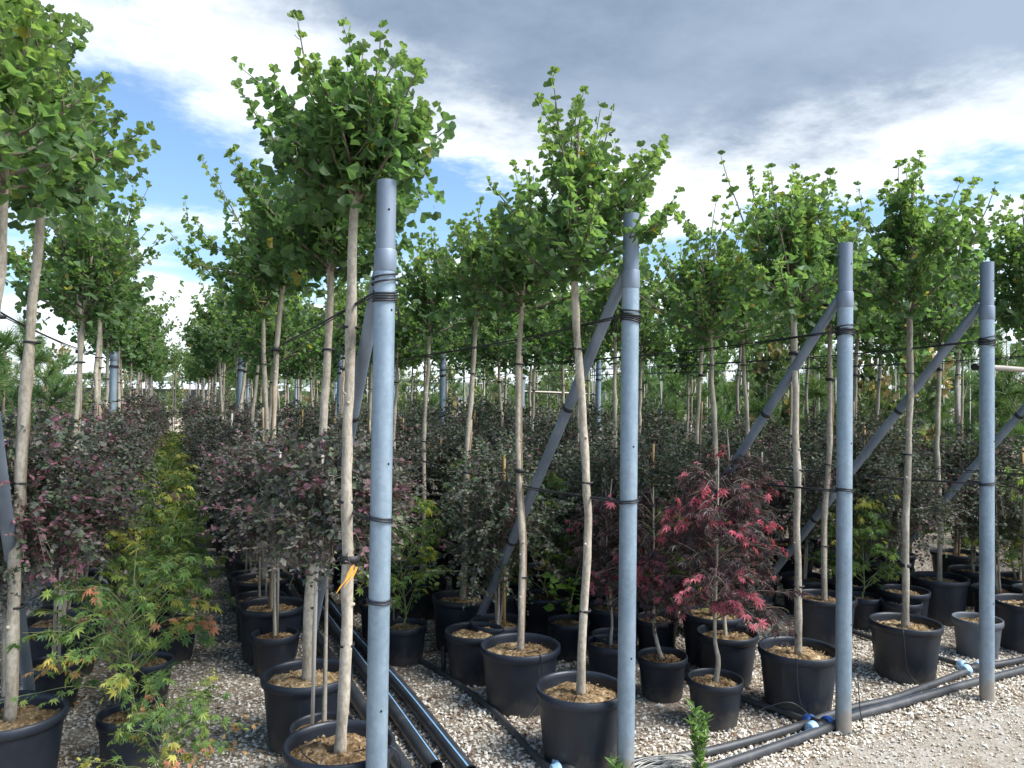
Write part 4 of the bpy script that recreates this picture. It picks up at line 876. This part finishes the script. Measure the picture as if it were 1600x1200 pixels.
for i, (x, y) in enumerate(sorted(BARE, key=lambda q: q[0]/q[1])):
    kk = gen[i % 8]; root = link('young_tree', None, loc=(x, y, 0), rz=i*1.3); link('trunk', kk['trunk'], root, s=(.7, .7, 1)); link('crown', kk['crown'], root, s=(.55, .55, 1.0), kind='stuff'); link('cane', CANE, root, loc=(.05, .02, 0))
    tag(root, '%s from the left of the slender young trees in the right green plot' % ORD[i], 'tree', 'slender young trees on the right')
# each background plant is told apart by the gap it shows in and its order there
def seen_x(o):
    d = Vector(o.location)+Vector((0, 0, 1.6))-Vector((0, 0, EYE)); return 800+1202*d.dot(rt)/d.dot(fw)
GAPS = [(250, 'left of the maple aisle'), (590, 'just left of the first post'), (985, 'between the first and second posts'), (1324, 'between the second and third posts'), (1546, 'between the third and rightmost posts'), (9999, 'right of the rightmost post')]
KIND = {'pine': 'fluffy green pine', 'mixed_shrub': 'loose green shrub', 'hedge_bush': 'far hedge bush'}
bins = {}
for o in list(COL.objects):
    if o.parent is None and o.get('category') in ('pine', 'shrub', 'bush') and o.name.split('.')[0] in KIND:
        x = seen_x(o); dist = o.location.length
        gap = next(g_ for lim, g_ in GAPS if x < lim); band = 'near' if dist < 13 else ('middle' if dist < 24 else 'far')
        bins.setdefault((o.name.split('.')[0], gap, band), []).append((x, o))
BW = {'near': 'nearby', 'middle': 'farther back', 'far': 'far beyond the rows'}
for (nm, gap, band), lst in bins.items():
    lst.sort(key=lambda q: q[0])
    for i, (x, o) in enumerate(lst):
        w = '' if len(lst) == 1 else (', leftmost' if i == 0 else (', rightmost' if i == len(lst)-1 else ', %s from left' % ORD[min(i, 19)]))
        o['label'] = '%s %s %s%s' % (KIND[nm], BW[band], gap, w)
# slender staked young trees at the far end of the aisle
for x, y, lb, kk in ((-.06, 25.6, 'slender staked young tree, left of two at the aisle end', gen[4]), (.38, 27.0, 'slender staked young tree, right of two at the aisle end', gen[2])):
    root = link('young_tree', None, loc=(x, y, 0)); link('trunk', kk['trunk'], root); link('crown', kk['crown'], root, s=(.7, .7, 1.05), kind='stuff'); link('cane', CANE, root, loc=(.05, 0, 0), s=(1.4, 1.4, 1.9)); tag(root, lb, 'tree')

# ------------------------------------------------------------------ pipes, hoses, fittings
def pipe(pts, r, label, stripe=None, m='pipe_plastic', name='water_pipe', k=8, hollow=True):
    P = smooth_path(pts, k); root = link(name, None, loc=tuple(P[0])); P = P-P[0]
    b = MB(); b.tube(P, r, 16, caps=not hollow)
    if hollow: b.tube(P, r*.86, 16, caps=False)
    link('tube', b.mesh('tube', m), root)
    if stripe is not None:
        tan = norm(np.gradient(P, axis=0)); side = norm(np.cross(tan, (0, 0, 1))); upv = np.cross(side, tan); V = []
        for a in (stripe-.09, stripe+.09): V.append(P+(side*math.cos(a)+upv*math.sin(a))*(r+.0012))
        V = np.stack(V, 1).reshape(-1, 3); n = len(P); b = MB(); b.add(V, None, [(2*i, 2*i+1, 2*i+3, 2*i+2) for i in range(n-1)]); link('stripe', b.mesh('stripe', 'stripe'), root)
    tag(root, label, 'pipe' if name == 'water_pipe' else 'hose'); return root
pipe([(1.20, 3.14, .04), (1.19, 4.2, .042), (1.14, 5.4, .05), (1.15, 7.6, .05)], .036, 'dark water pipe with blue stripe, rightmost of the bundle by the first post', stripe=1.85)
pipe([(1.075, 3.24, .04), (1.07, 4.2, .042), (1.045, 5.4, .05), (1.02, 7.4, .05)], .036, 'dark water pipe with blue stripe, middle of the bundle by the first post', stripe=1.35)
pipe([(.955, 3.02, .04), (.93, 4.0, .042), (.90, 5.2, .05), (.90, 7.0, .05)], .036, 'dark plain water pipe nearest the first post, left in the bundle')
pipe([(1.34, 7.0, .02), (1.36, 5.25, .022), (1.50, 4.38, .02), (1.565, 3.75, .022), (1.545, 3.2, .025), (1.56, 3.06, .03)], .016, 'thin black irrigation hose running up between the first two post rows', m='hose_plastic', name='irrigation_hose', hollow=False)
pipe([(6.6, 3.42, .03), (5.6, 3.29, .03), (4.99, 3.25, .03), (4.60, 3.25, .03), (4.07, 3.16, .028), (3.66, 3.09, .028), (3.3, 3.07, .03), (2.78, 2.985, .03), (2.25, 2.945, .03), (1.89, 2.985, .03), (1.6, 3.06, .03)], .020, 'upper black irrigation hose along the front of the rows', m='hose_plastic', name='irrigation_hose', hollow=False)
pipe([(6.6, 3.28, .028), (5.6, 3.2, .028), (4.87, 3.13, .028), (4.23, 3.085, .028), (3.63, 3.02, .03), (3.25, 2.99, .028), (2.98, 2.925, .028), (2.6, 2.86, .028), (2.19, 2.80, .028), (1.6, 2.72, .028), (.9, 2.6, .028)], .0225, 'lower thicker irrigation hose nearest the grit path', m='hose_plastic', name='irrigation_hose', hollow=False, stripe=1.2)
pipe([(3.02, 2.98, .03), (2.97, 3.2, .03), (2.90, 3.41, .028), (2.75, 4.2, .025), (2.7, 6, .025)], .017, 'branch hose running back into the row of the third post', m='hose_plastic', name='irrigation_hose', hollow=False)
pipe([(4.58, 3.27, .03), (4.55, 3.55, .028), (4.5, 4.2, .025), (4.5, 6, .025)], .016, 'branch hose running back into the row of the rightmost post', m='hose_plastic', name='irrigation_hose', hollow=False)
def fitting(c, ax, back, label, dark=(False, True)):
    """compression tee: body along ax, branch towards back, ribbed blue nuts"""
    c = np.array(c, float); ax = norm(np.array(ax, float)); bk = norm(np.array(back, float)); root = link('pipe_fitting', None, loc=tuple(c)); tag(root, label, 'fitting', 'blue-capped pipe fittings')
    b = MB(); b.tube([-ax*.055, ax*.055], .026, 14); b.tube([bk*0, bk*.06], .024, 14); link('tee_body', b.mesh('tee_body', 'black_rubber'), root)
    for d, mt in ((-ax, 'cap_light'), (ax, 'cap_blue' if dark[1] else 'cap_light'), (bk, 'cap_blue' if dark[0] else 'cap_light')):
        b = MB(); n = 20; L0 = .045
        P = [d*L0, d*(L0+.006), d*(L0+.018), d*(L0+.024), d*(L0+.040), d*(L0+.044)]; b.tube(P, [.027, .034, .034, .030, .029, .024], n); link('nut', b.mesh('nut', mt), root)
fitting((3.02, 2.965, .034), (1, .18, 0), (-.1, 1, 0), 'blue-capped hose tee left of the third post foot', (True, True))
fitting((4.56, 3.25, .034), (1, .06, 0), (-.15, 1, 0), 'pale-blue-capped hose tee left of the rightmost post foot', (False, False))
fitting((1.63, 3.03, .032), (1, -.12, 0), (-.4, 1, 0), 'pale-blue-capped hose tee under the second post front pot', (False, False))
# thin drip tubes looping over the pots
def drip(pts, label):
    P = smooth_path(pts, 8); b = MB(); b.tube(P, .0026, 5); tag(link('drip_tube', b.mesh('drip_tube', 'wire')), label, 'tube', 'thin drip tubes')
drip([(3.10, 3.16, .30), (2.99, 3.08, .345), (2.95, 3.05, .26), (2.96, 3.03, .12), (3.02, 3.0, .05)], 'thin drip tube looping down the pot left of the third post')
drip([(2.72, 3.1, .10), (2.85, 3.0, .16), (2.96, 2.97, .09), (3.04, 2.96, .05)], 'thin drip tube sagging across the ground left of the third post')
drip([(4.08, 3.3, .31), (3.95, 3.24, .345), (3.92, 3.21, .26), (3.94, 3.2, .10), (4.0, 3.15, .03)], 'thin drip tube over the pot between the last two posts')
drip([(.65, 2.94, .31), (.77, 2.85, .345), (.81, 2.84, .26), (.80, 2.85, .10), (.9, 2.9, .03)], 'thin drip tube over the ribboned ginkgo pot')
drip([(1.74, 3.74, .31), (1.76, 3.63, .345), (1.77, 3.615, .26), (1.77, 3.65, .08), (1.68, 3.60, .02)], 'thin drip tube over the pot under the second brace')
drip([(.52, 2.86, .305), (.46, 2.98, .33), (.55, 3.08, .31)], 'short drip tube lying on the soil of the ribboned ginkgo')
drip([(3.14, 2.84, .30), (3.17, 2.85, .12), (3.20, 2.86, .03), (3.10, 2.86, .02)], 'black cable end tied at the foot of the third post')
# short black peg standing in the gravel
b = MB(); b.tube([(0, 0, 0), (0, 0, .16)], .014, 10); b.tube([(0, 0, .16), (0, 0, .175)], .018, 10); tag(link('hose_peg', b.mesh('hose_peg', 'black_rubber'), loc=(1.50, 4.40, 0)), 'short black peg holding the thin hose in the gravel', 'peg')
# pale twine heap and weeds by the second post
rng = np.random.default_rng(55)
def twine(cx, cy, n, r, label):
    b = MB()
    for i in range(n):
        a0 = rng.uniform(-.5, .9); rr = r*rng.uniform(.5, 1.2); ths = np.linspace(a0, a0+rng.uniform(1.2, 3.0), 12)
        P = np.stack([cx+rr*1.6*np.cos(ths)+rng.normal(0, .02), cy+rr*.55*np.sin(ths)+rng.normal(0, .02), .012+.03*rng.uniform(0, 1)*np.sin(np.linspace(0, 3.1, 12))+rng.uniform(0, .02)], 1)
        b.tube(P, .0022, 4)
    tag(link('twine_heap', b.mesh('twine_heap', 'twine')), label, 'twine')
twine(1.98, 2.86, 34, .13, 'tangle of pale dry twine on the ground right of the second post')
twine(1.22, 3.06, 22, .12, 'pale dry straw strands around the pipe ends by the first post')
def weed(x, y, h, n, label, s=1):
    root = link('weed', None, loc=(x, y, 0)); st = MB(); O = []; D = []; S = []; C = []
    for i in range(n):
        a = rng.uniform(0, 6.28); t = np.array((math.cos(a)*.07*rng.uniform(.2, 1), math.sin(a)*.07*rng.uniform(.2, 1), h*rng.uniform(.55, 1))); p = smooth_path([(0, 0, 0), t*(.4, .4, .6), t], 5); st.tube(p, np.linspace(.003, .001, len(p)), 4, caps=False)
        for j in range(26):
            q = p[rng.integers(1, len(p))]; b_ = rng.uniform(0, 6.28); O.append(q); D.append(norm(np.array((math.cos(b_), math.sin(b_), .8)))); S.append(.05*rng.uniform(.6, 1.2)); C.append(np.array((.14, .24, .07))*rng.uniform(.7, 1.3))
    D = np.array(D); m = MB(); m.scatter(OV_V*(.42, 1, 1), OV_T, np.array(O), frames(D, norm(rng.normal(size=D.shape)+(0, 0, .8))), np.array(S), np.array(C))
    link('stem', st.mesh('weed_stem', 'green_stem'), root); link('crown', m.mesh('weed_crown', 'weed_leaf', smooth=False), root, kind='stuff'); tag(root, label, 'weed')
weed(2.15, 2.80, .33, 10, 'upright green weed in front of the red maple pots')
weed(.12, 3.15, .10, 5, 'low green weed on the gravel in the aisle')
weed(1.78, 2.86, .12, 3, 'small grass-like weed at the pot behind the second post')
